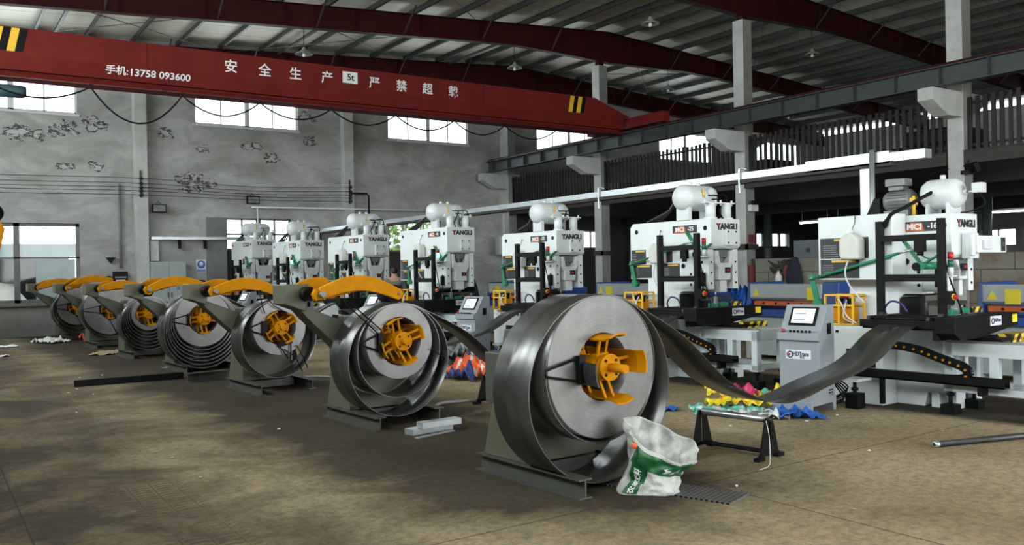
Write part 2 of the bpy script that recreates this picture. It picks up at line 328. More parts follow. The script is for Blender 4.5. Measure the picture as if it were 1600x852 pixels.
# ------------------------------------------------------------------ mesh helpers
class MB:
    def __init__(s): s.v = []; s.f = []; s.sm = []; s.mi = []
    def add(s, vs, fs, sm=False, mi=0, M=None):
        o = len(s.v)
        for p in vs:
            p = Vector(p)
            s.v.append(tuple(M @ p) if M is not None else tuple(p))
        for k, f in enumerate(fs):
            s.f.append(tuple(i+o for i in f)); s.sm.append(sm if isinstance(sm, bool) else sm[k]); s.mi.append(mi)
        return s
    def box(s, x0, y0, z0, x1, y1, z1, M=None, mi=0):
        v = [(x0, y0, z0), (x1, y0, z0), (x1, y1, z0), (x0, y1, z0), (x0, y0, z1), (x1, y0, z1), (x1, y1, z1), (x0, y1, z1)]
        return s.add(v, [(3, 2, 1, 0), (4, 5, 6, 7), (0, 1, 5, 4), (1, 2, 6, 5), (2, 3, 7, 6), (3, 0, 4, 7)], False, mi, M)
    def cyl(s, p0, p1, r, r1=None, n=20, M=None, mi=0):
        p0 = Vector(p0); p1 = Vector(p1); r1 = r if r1 is None else r1
        d = (p1-p0).normalized(); a = d.orthogonal().normalized(); b = d.cross(a)
        vs = []
        for p, rr in ((p0, r), (p1, r1)):
            for i in range(n):
                t = 2*PI*i/n; vs.append(p + a*(rr*math.cos(t)) + b*(rr*math.sin(t)))
        fs = [(i, (i+1) % n, n+(i+1) % n, n+i) for i in range(n)]
        sm = [True]*n + [False]*2
        fs += [tuple(range(n-1, -1, -1)), tuple(range(n, 2*n))]
        return s.add(vs, fs, sm, mi, M)
    def tube(s, pts, r, n=8, M=None, mi=0, caps=True):
        pts = [Vector(p) for p in pts]; vs = []; fs = []; a = None
        for i, p in enumerate(pts):
            d = (pts[min(i+1, len(pts)-1)] - pts[max(i-1, 0)]).normalized()
            a = d.orthogonal() if a is None else a - d*a.dot(d)
            if a.length < 1e-6: a = d.orthogonal()
            a.normalize(); b = d.cross(a)
            for k in range(n):
                t = 2*PI*k/n; vs.append(p + a*(r*math.cos(t)) + b*(r*math.sin(t)))
        for i in range(len(pts)-1):
            for k in range(n): fs.append((i*n+k, i*n+(k+1) % n, (i+1)*n+(k+1) % n, (i+1)*n+k))
        sm = [True]*len(fs)
        if caps: fs += [tuple(range(n-1, -1, -1)), tuple(range(len(vs)-n, len(vs)))]; sm += [False, False]
        return s.add(vs, fs, sm, mi, M)
    def bar(s, p0, p1, w, h, up=(0, 0, 1), M=None, mi=0):
        p0 = Vector(p0); p1 = Vector(p1); d = (p1-p0).normalized(); up = Vector(up)
        a = d.cross(up)
        if a.length < 1e-4: a = d.cross(Vector((0, 1, 0)))
        a.normalize(); b = a.cross(d).normalized()
        vs = [p + a*(sx*w/2) + b*(sz*h/2) for p in (p0, p1) for sx, sz in ((-1, -1), (1, -1), (1, 1), (-1, 1))]
        return s.add(vs, [(3, 2, 1, 0), (4, 5, 6, 7), (0, 1, 5, 4), (1, 2, 6, 5), (2, 3, 7, 6), (3, 0, 4, 7)], False, mi, M)
    def prism(s, poly, axis, a0, a1, M=None, mi=0, smooth=False):
        n = len(poly)
        def P(p, a): return (a, p[0], p[1]) if axis == 'x' else ((p[0], a, p[1]) if axis == 'y' else (p[0], p[1], a))
        vs = [P(p, a0) for p in poly] + [P(p, a1) for p in poly]
        fs = [(i, (i+1) % n, n+(i+1) % n, n+i) for i in range(n)] + [tuple(range(n-1, -1, -1)), tuple(range(n, 2*n))]
        return s.add(vs, fs, [smooth]*n+[False]*2, mi, M)
    def lathe(s, prof, p0, d, n=24, M=None, mi=0):
        p0 = Vector(p0); d = Vector(d).normalized(); a = d.orthogonal().normalized(); b = d.cross(a); vs = []; fs = []
        for r, h in prof:
            for k in range(n):
                t = 2*PI*k/n; vs.append(p0 + d*h + a*(r*math.cos(t)) + b*(r*math.sin(t)))
        for i in range(len(prof)-1):
            for k in range(n): fs.append((i*n+k, i*n+(k+1) % n, (i+1)*n+(k+1) % n, (i+1)*n+k))
        return s.add(vs, fs, True, mi, M)
    def annulus(s, r0, r1, y0, y1, n=96, c=(0, 0), M=None, mi=0):
        vs = []; fs = []; sm = []
        for r, y in ((r0, y0), (r1, y0), (r1, y1), (r0, y1)):
            for k in range(n):
                t = 2*PI*k/n; vs.append((c[0]+r*math.cos(t), y, c[1]+r*math.sin(t)))
        for q in range(4):
            for k in range(n):
                a, b = q*n, ((q+1) % 4)*n
                fs.append((a+k, a+(k+1) % n, b+(k+1) % n, b+k)); sm.append(q in (1, 3))
        return s.add(vs, fs, sm, mi, M)
    def ribbon(s, pts, y0, y1, t, M=None, mi=0):
        """sheet following (x, z) points, width y0..y1, thickness t"""
        n = len(pts); vs = []; fs = []
        nr = []
        for i in range(n):
            ax, az = pts[max(i-1, 0)]; bx, bz = pts[min(i+1, n-1)]; l = math.hypot(bx-ax, bz-az) or 1
            nr.append((-(bz-az)/l, (bx-ax)/l))
        for i, (x, z) in enumerate(pts):
            a, b = nr[i]
            vs += [(x-a*t/2, y0, z-b*t/2), (x+a*t/2, y0, z+b*t/2), (x+a*t/2, y1, z+b*t/2), (x-a*t/2, y1, z-b*t/2)]
        sm = []
        for i in range(n-1):
            for k in range(4): fs.append((i*4+k, i*4+(k+1) % 4, i*4+4+(k+1) % 4, i*4+4+k)); sm.append(k in (1, 3))
        fs += [(3, 2, 1, 0), tuple(range(4*n-4, 4*n))]; sm += [False]*2
        return s.add(vs, fs, sm, mi, M)
    def ellip(s, c, rx, ry, rz, n=16, m=10, M=None, mi=0, jit=0, rng=random):
        vs = [(c[0], c[1], c[2]-rz)]; fs = []
        for i in range(1, m):
            ph = -PI/2 + PI*i/m
            for k in range(n):
                t = 2*PI*k/n; j = 1 + (rng.uniform(-jit, jit) if jit else 0)
                vs.append((c[0]+rx*j*math.cos(ph)*math.cos(t), c[1]+ry*j*math.cos(ph)*math.sin(t), c[2]+rz*j*math.sin(ph)))
        vs.append((c[0], c[1], c[2]+rz)); e = len(vs)-1
        for k in range(n):
            fs.append((0, 1+(k+1) % n, 1+k)); fs.append((e, e-n+k, e-n+(k+1) % n))
        for i in range(m-2):
            for k in range(n): fs.append((1+i*n+k, 1+i*n+(k+1) % n, 1+(i+1)*n+(k+1) % n, 1+(i+1)*n+k))
        return s.add(vs, fs, True, mi, M)
    def text(s, body, size, M, bold=0.0, depth=.004, mi=0, xs=1.0):
        c = bpy.data.curves.new('lettering', 'FONT'); c.body = body; c.size = size; c.align_x = 'CENTER'; c.align_y = 'CENTER'
        c.offset = bold; c.extrude = depth/2; c.resolution_u = 3
        o = bpy.data.objects.new('lettering', c); COL.objects.link(o)
        dg = bpy.context.evaluated_depsgraph_get(); dg.update()
        me = bpy.data.meshes.new_from_object(o.evaluated_get(dg))
        s.add([(v.co.x*xs, v.co.y, v.co.z) for v in me.vertices], [tuple(p.vertices) for p in me.polygons], False, mi, M)
        bpy.data.meshes.remove(me); bpy.data.objects.remove(o); bpy.data.curves.remove(c)
        return s
    def build(s, name, mat, parent=None, bevel=0, loc=None, seg=2):
        me = bpy.data.meshes.new(name); me.from_pydata(s.v, [], s.f)
        for i, p in enumerate(me.polygons): p.use_smooth = s.sm[i]; p.material_index = s.mi[i]
        for k in (mat if isinstance(mat, (list, tuple)) else [mat]): me.materials.append(MATS[k])
        bm = bmesh.new(); bm.from_mesh(me); bmesh.ops.recalc_face_normals(bm, faces=bm.faces); bm.to_mesh(me); bm.free()
        o = bpy.data.objects.new(name, me); COL.objects.link(o)
        if parent is not None: o.parent = parent
        if loc is not None: o.location = loc
        if bevel:
            b = o.modifiers.new('bevel', 'BEVEL'); b.width = bevel; b.segments = seg; b.limit_method = 'ANGLE'; b.angle_limit = R(40)
        return o
def tag(o, label=None, cat=None, group=None, kind=None):
    if label: o['label'] = label
    if cat: o['category'] = cat
    if group: o['group'] = group
    if kind: o['kind'] = kind
    return o
def thing(name, loc, rz, label, cat, group=None):
    o = bpy.data.objects.new(name, None); COL.objects.link(o); o.empty_display_size = .2
    o.location = loc; o.rotation_euler = (0, 0, rz)
    return tag(o, label, cat, group)
def struct(o): o['kind'] = 'structure'; return o
def copy_tree(o, parent=None, skip=()):
    c = o.copy(); COL.objects.link(c)
    if parent is not None: c.parent = parent
    for ch in list(o.children):
        if ch.name.split('.')[0] in skip: continue
        copy_tree(ch, c, skip)
    return c
def facing_west(x, y, z, tilt=0): return Matrix.Translation((x, y, z)) @ Matrix.Rotation(-PI/2, 4, 'Z') @ Matrix.Rotation(PI/2 - tilt, 4, 'X')
def facing_south(x, y, z): return Matrix.Translation((x, y, z)) @ Matrix.Rotation(PI/2, 4, 'X')
def spline(pts, n=10):
    out = []; P = [Vector(p) for p in pts]
    for i in range(len(P)-1):
        a, b, c, d = P[max(i-1, 0)], P[i], P[i+1], P[min(i+2, len(P)-1)]
        for k in range(n):
            t = k/n; out.append(.5*((2*b) + (c-a)*t + (2*a-5*b+4*c-d)*t*t + (3*b-a-3*c+d)*t**3))
    out.append(P[-1]); return out

# ------------------------------------------------------------------ the setting
X0, X1, Y0, YF = -1.3, 38.0, -9.0, 28.0
def roof_z(x): return 9.42 - .066*abs(x-19.0)
struct(MB().box(X0-.3, Y0, -.2, X1, YF+.25, 0).build('floor', 'floor_concrete'))
struct(MB().box(-40, YF+.25, -.3, 80, 90, -.12).build('ground', 'ground_out'))
struct(MB().box(-60, -60, -.3, 80, Y0, -.05).build('ground', 'ground_out'))

def wall_cells(mb, u0, u1, z0, z1, holes, put):
    us = sorted({u0, u1, *[h[0] for h in holes], *[h[2] for h in holes]}); zs = sorted({z0, z1, *[h[1] for h in holes], *[h[3] for h in holes]})
    us = [u for u in us if u0 <= u <= u1]; zs = [z for z in zs if z0 <= z <= z1]
    for a, b in zip(us, us[1:]):
        run = None
        for c, d in zip(zs, zs[1:]):
            m = ((a+b)/2, (c+d)/2)
            solid = not any(h[0] < m[0] < h[2] and h[1] < m[1] < h[3] for h in holes)
            if solid:
                run = (run[0], d) if run else (c, d)
            if (not solid) and run: put(mb, a, b, *run); run = None
        if run: put(mb, a, b, *run)
UP = [(.55, 6.36, 3.87, 7.6), (7.17, 6.36, 10.49, 7.6), (13.78, 6.33, 17.08, 7.6), (20.26, 6.33, 23.55, 7.6), (26.85, 6.33, 30.1, 7.6), (33.2, 6.33, 36.4, 7.6)]
LOW = [(-.9, .95, 3.88, 3.2), (7.47, 0.0, 10.2, 3.44), (13.75, 0.0, 15.9, 3.46), (21.9, 2.45, 23.5, 3.2), (33.0, 2.5, 35.4, 3.2)]
mb = MB(); wall_cells(mb, X0, X1, 0, 8.0, UP+LOW, lambda m, a, b, c, d: m.box(a, YF, c, b, YF+.24, d))
mb.prism([(X0, 8.0), (X1, 8.0), (X1, roof_z(X1)+.2), (19, roof_z(19)+.2), (X0, roof_z(X0)+.2)], 'y', YF, YF+.24)
struct(mb.build('wall_north', 'wall_plaster'))
mb = MB(); holes = [(y, 4.1, y+4.6, 7.0) for y in (-6.3, -.9, 4.5, 9.9, 15.3, 20.7)]
wall_cells(mb, Y0, YF, 0, 8.05, holes, lambda m, a, b, c, d: m.box(X0-.24, a, c, X0, b, d))
struct(mb.build('wall_west', 'wall_plaster'))
mb = MB(); wall_cells(mb, X0, X1, 0, 8.1, [(4.5, 0, 17.5, 6.0)], lambda m, a, b, c, d: m.box(a, Y0-.24, c, b, Y0, d))
mb.prism([(X0, 8.1), (X1, 8.1), (X1, roof_z(X1)+.2), (19, roof_z(19)+.2), (X0, roof_z(X0)+.2)], 'y', Y0-.24, Y0)
struct(mb.build('wall_south', 'wall_plaster'))
EH = [(y, 2.25, y+1.5, 3.0) for y in (14.9, 16.7, 18.5, 20.3)] + [(6, 2.25, 7.5, 3), (8, 2.25, 9.5, 3), (10, 2.25, 11.5, 3)]
mb = MB(); wall_cells(mb, Y0, YF, 0, 8.1, EH, lambda m, a, b, c, d: m.box(X1, a, c, X1+.24, b, d))
struct(mb.build('wall_east', 'wall_plaster'))
# roof: two pitched sheets
mb = MB()
for a, b in ((X0-.3, 19), (19, X1+.3)):
    mb.prism([(a, roof_z(a)+.20), (b, roof_z(b)+.20), (b, roof_z(b)+.26), (a, roof_z(a)+.26)], 'y', Y0-.3, YF+.3)
struct(mb.build('ceiling', 'roof_sheet'))

# windows
nwin = [0]
def window(x0, z0, x1, z1, cols, rows, mat='frame_white', heavy=None, glass='window_glass', y=YF+.06, fw=.055):
    nwin[0] += 1
    mb = MB(); mb.box(x0, y, z0, x0+fw, y+.09, z1).box(x1-fw, y, z0, x1, y+.09, z1).box(x0, y, z0, x1, y+.09, z0+fw).box(x0, y, z1-fw, x1, y+.09, z1)
    for i in range(1, cols):
        x = x0+(x1-x0)*i/cols; w = .075 if heavy and i in heavy else .022
        mb.box(x-w, y, z0, x+w, y+.09, z1)
    for z in rows: mb.box(x0, y, z-.025, x1, y+.09, z+.025)
    f = struct(mb.build('window_%d' % nwin[0], mat))
    g = MB().box(x0+.02, y+.04, z0+.02, x1-.02, y+.048, z1-.02).build('pane', glass, f)
    return f
for i, (a, c, b, d) in enumerate(UP):
    f = window(a, c, b, d, 4, [], heavy=(2,))
    MB().box(a-.06, YF-.05, c-.07, b+.06, YF+.06, c).build('window_sill', 'frame_white', f)
f = window(-.9, .95, 3.88, 3.2, 3, [2.22], 'frame_grey', fw=.09, heavy=(1, 2))
MB().box(2.75, YF+.07, 1.0, 3.75, YF+.09, 2.18).build('obscured_pane', 'frost', f)
MB().box(.6, YF+.11, 2.25, 3.85, YF+.115, 2.62).build('frosted_film', 'frost', f)
MB().box(-.9, YF-.1, .86, 3.95, YF+.06, .95).build('window_sill', 'concrete', f)
window(8.07, 2.42, 10.2, 3.44, 4, [2.93], 'frame_grey', heavy=(2,))
window(13.75, 2.35, 15.9, 3.46, 3, [], 'frame_grey')
window(21.9, 2.45, 23.5, 3.2, 3, [], 'frame_grey'); window(33.0, 2.5, 35.4, 3.2, 4, [], 'frame_grey', heavy=(1, 2, 3))
for i, (a, c, b, d) in enumerate(EH):
    nwin[0] += 1; mb = MB()
    for u in (a, (a+b)/2-.02, b-.05): mb.box(X1+.04, u, c, X1+.12, u+.05, d)
    for z in (c, d-.05): mb.box(X1+.04, a, z, X1+.12, b, z+.05)
    f = struct(mb.build('window_%d' % nwin[0], 'frame_grey')); MB().box(X1+.07, a, c, X1+.08, b, d).build('pane', 'window_glass', f)
for i, h in enumerate(holes):
    nwin[0] += 1; mb = MB(); a, c, b, d = h
    for k in range(5): u = a+(b-a-.06)*k/4; mb.box(X0-.16, u, c, X0-.08, u+.06, d)
    for z in (c, (c+d)/2, d-.06): mb.box(X0-.16, a, z, X0-.08, b, z+.06)
    f = struct(mb.build('window_%d' % nwin[0], 'frame_grey')); MB().box(X0-.13, a, c, X0-.12, b, d).build('pane', 'window_glass', f)
# doors in the far wall
d1 = struct(MB().box(7.46, YF-.06, 0, 8.08, YF+.02, 3.45).build('door_1', 'frame_grey', bevel=.01))
MB().box(7.98, YF-.10, 1.0, 8.01, YF-.06, 1.15).build('door_handle', 'dark_steel', d1)
d2 = struct(MB().box(8.06, YF+.1, 0, 10.2, YF+.16, 2.43).build('door_2', 'ceiling_dark', bevel=.01))
MB().box(9.1, YF+.08, 0, 9.16, YF+.1, 2.38).build('door_stile', 'frame_grey', d2)
d3 = struct(MB().box(13.75, YF+.1, 0, 15.9, YF+.16, 2.36).build('door_3', 'wood_dark', bevel=.01))
MB().box(14.8, YF+.08, 0, 14.85, YF+.1, 2.3).build('door_stile', 'frame_grey', d3)

# pilasters of the far wall, columns, corbels
for i, (a, b) in enumerate(((5.35, 5.71), (11.98, 12.33))):
    struct(MB().box(a, YF-.32, 0, b, YF, 7.75).build('wall_pilaster', 'column_paint', bevel=.012))
CX = 18.5
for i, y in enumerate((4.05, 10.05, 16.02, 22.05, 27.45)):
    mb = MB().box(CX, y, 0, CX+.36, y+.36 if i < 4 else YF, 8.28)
    mb.mi = [1 if i_ % 6 in (2, 3, 4) else 0 for i_ in range(len(mb.f))]  # south, east and north faces use the darker grey material
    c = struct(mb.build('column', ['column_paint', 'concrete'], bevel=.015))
    # corbel: head 0.38 m deep, sloping back to the column
    MB().prism([(17.36, 5.24), (17.36, 4.98), (17.95, 4.70), (CX+.01, 4.70), (CX+.01, 5.24)], 'y', y+.01, y+.35).build('corbel', 'column_paint', c, bevel=.012)
    MB().prism([(CX+.35, 5.24), (CX+.35, 4.75), (CX+.9, 5.0), (CX+.9, 5.24)], 'y', y+.01, y+.35).build('corbel', 'column_paint', c, bevel=.012)
    MB().box(CX+.08, y+.08, 8.28, CX+.28, y+.28, 8.42).build('steel_shoe', 'rafter_red', c)
# crane runway: I-beam on the corbels
def ibeam(mb, p0, p1, h, w, tf=.02, tw=.014):
    p0 = Vector(p0); p1 = Vector(p1); z = Vector((0, 0, 1))
    mb.bar(p0+z*(tf/2), p1+z*(tf/2), w, tf); mb.bar(p0+z*(h-tf/2), p1+z*(h-tf/2), w, tf); mb.bar(p0+z*(h/2), p1+z*(h/2), tw, h-2*tf)
    return mb
mb = ibeam(MB(), (17.6, Y0+.1, 5.25), (17.6, 27.4, 5.25), .40, .26)
y = -8
while y < 27.4: mb.box(17.49, y, 5.27, 17.595, y+.012, 5.63); y += 1.0
rw = struct(mb.build('runway_beam', 'runway_grey'))
MB().box(17.565, Y0+.1, 5.65, 17.635, 27.4, 5.72).build('rail', 'rafter_red', rw)
mb = ibeam(MB(), (-.62, Y0+.1, 5.25), (-.62, 27.4, 5.25), .40, .26)
rw = struct(mb.build('runway_beam', 'runway_grey')); MB().box(-.66, Y0+.1, 5.65, -.58, 27.4, 5.72).build('rail', 'rafter_red', rw)

# rafters on the column lines (tapered, haunched over the middle columns), fly braces, purlins
def rafter_bot(x):
    k = abs(x-19.0)
    pts = [(0, 8.42), (3.6, 8.53), (5.2, 8.46), (17.4, 7.69), (20.5, 7.5)]
    for (a, za), (b, zb) in zip(pts, pts[1:]):
        if k <= b: return za + (zb-za)*(k-a)/(b-a)
    return 7.5
xs = [X0+.05, 1.6, 5, 9, 13.8, 15.4, 19, 22.6, 24.2, 29, 33, X1-.05]
for y in (-1.8, 4.2, 10.2, 16.2, 22.2, 27.75):
    mb = MB()
    top = [(x, roof_z(x)) for x in xs]; bot = [(x, rafter_bot(x)) for x in xs]
    mb.prism(bot + top[::-1], 'y', y-.006, y+.006)
    for line, dz in ((bot, -.008), (top, .0)):
        for (a, za), (b, zb) in zip(line, line[1:]): mb.bar((a, y, za+dz), (b, y, zb+dz), .22, .016)
    for x in range(0, 38, 2): mb.box(x, y-.1, rafter_bot(x), x+.01, y+.1, roof_z(x)-.01)
    r = struct(mb.build('rafter', 'rafter_red'))
    b = MB(); x = 1.1; k = 0
    while x < 37:
        if k % 2 == 0 and abs(x-19) > .6:
            for sgn in (-1, 1): b.bar((x, y, rafter_bot(x)+.05), (x, y+sgn*.75, roof_z(x)+.05), .035, .035)
        x += 1.3; k += 1
    b.build('fly_brace', 'purlin', r)
x = .15
while x < 37.5:
    z = roof_z(x)
    mb = MB().box(x-.005, Y0, z+.01, x+.005, YF, z+.19).box(x-.005, Y0, z+.18, x+.065, YF, z+.195).box(x-.065, Y0, z+.005, x+.005, YF, z+.02)
    struct(mb.build('purlin', 'purlin')); x += 1.3
for (xa, ya, xb, yb) in ((1.5, 22.3, 8, 27.6), (8, 22.3, 1.5, 27.6), (8, 22.3, 14.5, 27.6), (14.5, 22.3, 8, 27.6), (20, 22.3, 26, 27.6), (26, 22.3, 20, 27.6), (20, 16.3, 26, 22.1), (8, 16.3, 14, 22.1), (30, 10.3, 36, 16.1)):
    mb = MB().cyl((xa, ya, roof_z(xa)-.12), (xb, yb, roof_z(xb)-.12), .011, n=6)
    struct(mb.build('roof_tie_rod', 'dark_steel'))
for xg in (3.2, 9.8, 16.2):
    struct(MB().bar((xg, 22.2, roof_z(xg)-.02), (xg, 27.75, roof_z(xg)-.02), .08, .07).build('roof_strut', 'purlin'))

# mezzanine in the right-hand bay
mz = MB().box(CX+.05, Y0, 3.74, X1, YF, 3.96)
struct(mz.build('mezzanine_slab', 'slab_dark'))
mb = MB()
for y in (4.05, 10.05, 16.02, 22.05): mb.box(CX-.02, y+.38, 3.70, CX+.05, y+6.0 if y < 22 else 27.4, 3.98).box(CX-.05, y+.38, 3.96, CX+.05, y+6.0 if y < 22 else 27.4, 3.985)
struct(mb.build('mezzanine_edge_beam', 'channel_brown'))
for x in (24.6, 31):
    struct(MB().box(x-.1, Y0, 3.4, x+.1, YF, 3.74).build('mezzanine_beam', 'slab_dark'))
for (x, y) in ((24.6, 27.4), (24.6, 20.35), (24.6, 12.75), (31, 20.4), (31, 12.5)):
    struct(MB().cyl((x, y, 0), (x, y, 3.4), .13, n=20).build('mezzanine_post', 'runway_grey'))
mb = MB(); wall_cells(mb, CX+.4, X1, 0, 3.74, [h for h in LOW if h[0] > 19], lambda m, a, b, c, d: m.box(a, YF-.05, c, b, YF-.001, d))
struct(mb.build('wall_shade_sheet', 'ceiling_dark'))  # dark sheet added over the far wall, standing in for shade below the mezzanine
# low block wall between the columns
struct(MB().box(CX+.12, -2, 0, CX+.34, 4.05, 1.8).box(CX+.12, 4.41, 0, CX+.34, 10.05, 1.8).box(CX+.12, 10.41, 0, CX+.34, 15.83, 1.8).build('block_wall', 'block_wall'))

# ------------------------------------------------------------------ machines: row frames
A = R(2.8)                                    # the rows of machines stand slightly askew to the hall
ROWS = ['nearest', 'second', 'third', 'fourth', 'fifth', 'sixth', 'farthest']
UNC = [(4.14, 4.95), (4.17, 8.28), (4.08, 11.72), (3.96, 15.15), (3.80, 18.58), (3.66, 22.0), (3.40, 25.2)]
PRS = [(9.30, 5.20), (9.25, 8.65), (9.13, 12.1), (8.94, 15.55), (8.66, 19.0), (8.41, 22.45), (8.17, 25.75)]
CW = .42                                      # strip width
HUB = .885
# tight radius, bore, loose radius, number of loose wraps, shoe turn
COILS = [(.522, .25, .685, 2, 8), (.392, .255, .590, 2, 22), (.375, .235, .53, 1, 35), (.46, .25, .645, 6, 4), (.33, .245, .53, 6, 8), (.575, .215, .60, 1, 0), (.47, .22, .56, 2, 12)]

# ---- uncoilers
def uncoiler(k):
    x, y = UNC[k]; Rt, Rb, Rl, nl, turn = COILS[k]
    lab = ['olive uncoiler without pressing arm under the biggest, nearest steel coil',
           'olive uncoiler with orange pressing arm, second from the camera in the coil row',
           'olive uncoiler with orange arm and small loose coil, third from the camera',
           'olive uncoiler whose coil hangs in many loose loops, fourth from the camera',
           'olive uncoiler with orange arm, fifth in the coil row, before the wide pale coil',
           'olive uncoiler under the wide pale coil, last but one before the far wall',
           'olive uncoiler at the far end of the coil row by the low window'][k]
    t = thing('uncoiler', (x, y, 0), A, lab, 'uncoiler', 'uncoilers in a row')
    for sx, y0, y1 in ((-.33, -.16, 1.1), (.46, -.02, 1.1)):
        mb = MB(); ibeam(mb, (sx, y0, 0), (sx, y1, 0), .14, .12, .012, .012); mb.build('base_beam', 'olive_dark', t)
    mb = MB().box(-.27, .50, .02, .40, .60, .12).box(-.27, .92, .02, .40, 1.02, .12); mb.build('cross_member', 'olive_dark', t)
    MB().prism([(.47, .14), (1.03, .14), (.72, 1.15), (.47, 1.15)], 'x', -.36, .34).build('pedestal', 'olive', t, bevel=.008)
    MB().box(-.30, .78, .55, .28, 1.08, .95).cyl((0, 1.06, .75), (0, 1.30, .75), .11).build('gearbox', 'olive_dark', t, bevel=.01)
    # mandrel
    sh = MB().cyl((0, .47, HUB), (0, -.06, HUB), .075, n=28).cyl((0, -.06, HUB), (0, -.085, HUB), .098, n=28).cyl((0, -.085, HUB), (0, -.24 if k == 0 else -.15, HUB), .032, n=18).cyl((0, .46, HUB), (0, .30, HUB), .13, n=28)
    hub = sh.build('mandrel_hub', 'orange', t)
    for q in range(4):
        b = MB(); a = R(45+90*q); b.cyl((.072*math.cos(a), -.084, HUB+.072*math.sin(a)), (.072*math.cos(a), -.092, HUB+.072*math.sin(a)), .011, n=8)
        b.build('hub_bolt', 'black', hub)
    for q in range(4):
        T = Matrix.Translation((0, 0, HUB)) @ Matrix.Rotation(-R(90*q+turn), 4, 'Y')
        for yy in (.02, .27):
            arm = MB()
            for dx in (-.045, .03):
                arm.bar((.06, yy, dx), (Rb-.02, yy-.06, dx), .022, .016, up=(0, 1, 0), M=T)
            arm.box(.05, yy-.03, -.06, .10, yy+.03, .06, M=T)
            arm.build('expanding_arm', 'orange', t)
        s = MB(); n = 9; span = R(42)
        rr = Rb-.012
        vs = []; fs = []
        prof = [(-.20, .018), (-.13, 0), (.38, 0), (.41, 0)] if k == 0 else [(-.09, .012), (-.05, 0), (.38, 0), (.41, 0)]
        for yy, dr in prof:
            for j in range(n):
                a = -span/2+span*j/(n-1)
                for r2 in (rr-.012-dr*0, rr):
                    vs.append((r2*math.cos(a)+dr, yy, r2*math.sin(a)))
        for i in range(len(prof)-1):
            for j in range(n-1):
                o = (i*n+j)*2; p = ((i+1)*n+j)*2
                fs += [(o, o+2, p+2, p), (o+1, p+1, p+3, o+3)]
            o = i*n*2; p = (i+1)*n*2
            fs += [(o, p, p+1, o+1), (o+2*n-2, o+2*n-1, p+2*n-1, p+2*n-2)]
        for j in range(n-1):
            o = 2*j; fs.append((o, o+1, o+3, o+2)); o = (len(prof)-1)*n*2+2*j; fs.append((o, o+2, o+3, o+1))
        s.add(vs, fs, False, 0, T)
        so = s.build('shoe', 'orange', t)
        if q == 2 and k == 0:
            so.data.materials[0] = MATS['dark_steel']; so['label'] = 'dark worn steel shoe'
    # side retainers: plate with a wire loop clamped on a shoe
    for q in ((180,) if k in (0, 1, 3) else ((180, 285) if k in (2, 5, 6) else ())):
        T = Matrix.Translation((0, 0, HUB)) @ Matrix.Rotation(-R(q), 4, 'Y')
        r1 = min(Rt+.06, Rb+.36)
        mb = MB().box(Rb-.04, -.05, -.10, Rb+.02, -.012, .10, M=T)
        mb.tube([(Rb, -.03, .085), (r1, -.05, .02), (r1, -.05, -.02), (Rb, -.03, -.085)], .009, 6, M=T)
        mb.build('coil_retainer', 'black', t)
    # pressing arm
    if k > 0:
        top = HUB+Rt if k in (5,) else HUB+Rt
        MB().prism([(-.96, 1.32), (-.80, 1.14), (-.44, .80), (-.30, .80), (-.30, 1.06)], 'y', .50, .76).build('arm_bracket', 'olive', t, bevel=.008)
        MB().prism([(-1.06, 1.30), (-.84, 1.22), (-.80, 1.50), (-1.06, 1.50)], 'y', .46, .80).build('pivot_housing', 'olive', t, bevel=.008)
        MB().cyl((-.84, .34, 1.40), (-.84, .86, 1.40), .075, n=20).build('pivot_bearing', 'black', t)
        MB().cyl((-.84, .02, 1.40), (-.84, .10, 1.40), .028, n=16).build('pivot_pin', 'motor_grey', t)
        ang = math.atan2((top+.10)-1.40, .89)
        def banana(y0, y1, span=1.0, name='pressing_arm'):
            n = 14; up_ = []; lo = []
            for i in range(n+1):
                s_ = i/n*span; cx = s_*.89; cz = .115*math.sin(PI*min(1, i/n*span))
                w = .062 + .018*math.sin(PI*i/n)
                up_.append((cx, cz+w)); lo.append((cx, cz-w))
            cap0 = [(-.07*math.cos(a), -.07*math.sin(a)) for a in (R(-50), 0, R(50))]
            cap1 = [(span*.89+.065*math.cos(a), .115*math.sin(PI*span)+.065*math.sin(a)) for a in (R(50), 0, R(-50))]
            T = Matrix.Translation((-.84, 0, 1.40)) @ Matrix.Rotation(-ang, 4, 'Y')
            return MB().prism(up_+cap1+lo[::-1]+cap0, 'y', y0, y1, M=T).build(name, 'orange', t, bevel=.006)
        arm = banana(.10, .16)
        banana(.88, .93, .45, 'rear_arm')
        ex, ez = -.84+.89*math.cos(ang), 1.40+.89*math.sin(ang)
        MB().cyl((ex, .165, ez), (ex, .40, ez), .098, n=28).build('press_roller', 'black_rubber', t)
        MB().cyl((ex, .085, ez), (ex, .165, ez), .014, n=10).build('roller_pin', 'dark_steel', t)
    return t
unc = [uncoiler(k) for k in range(7)]

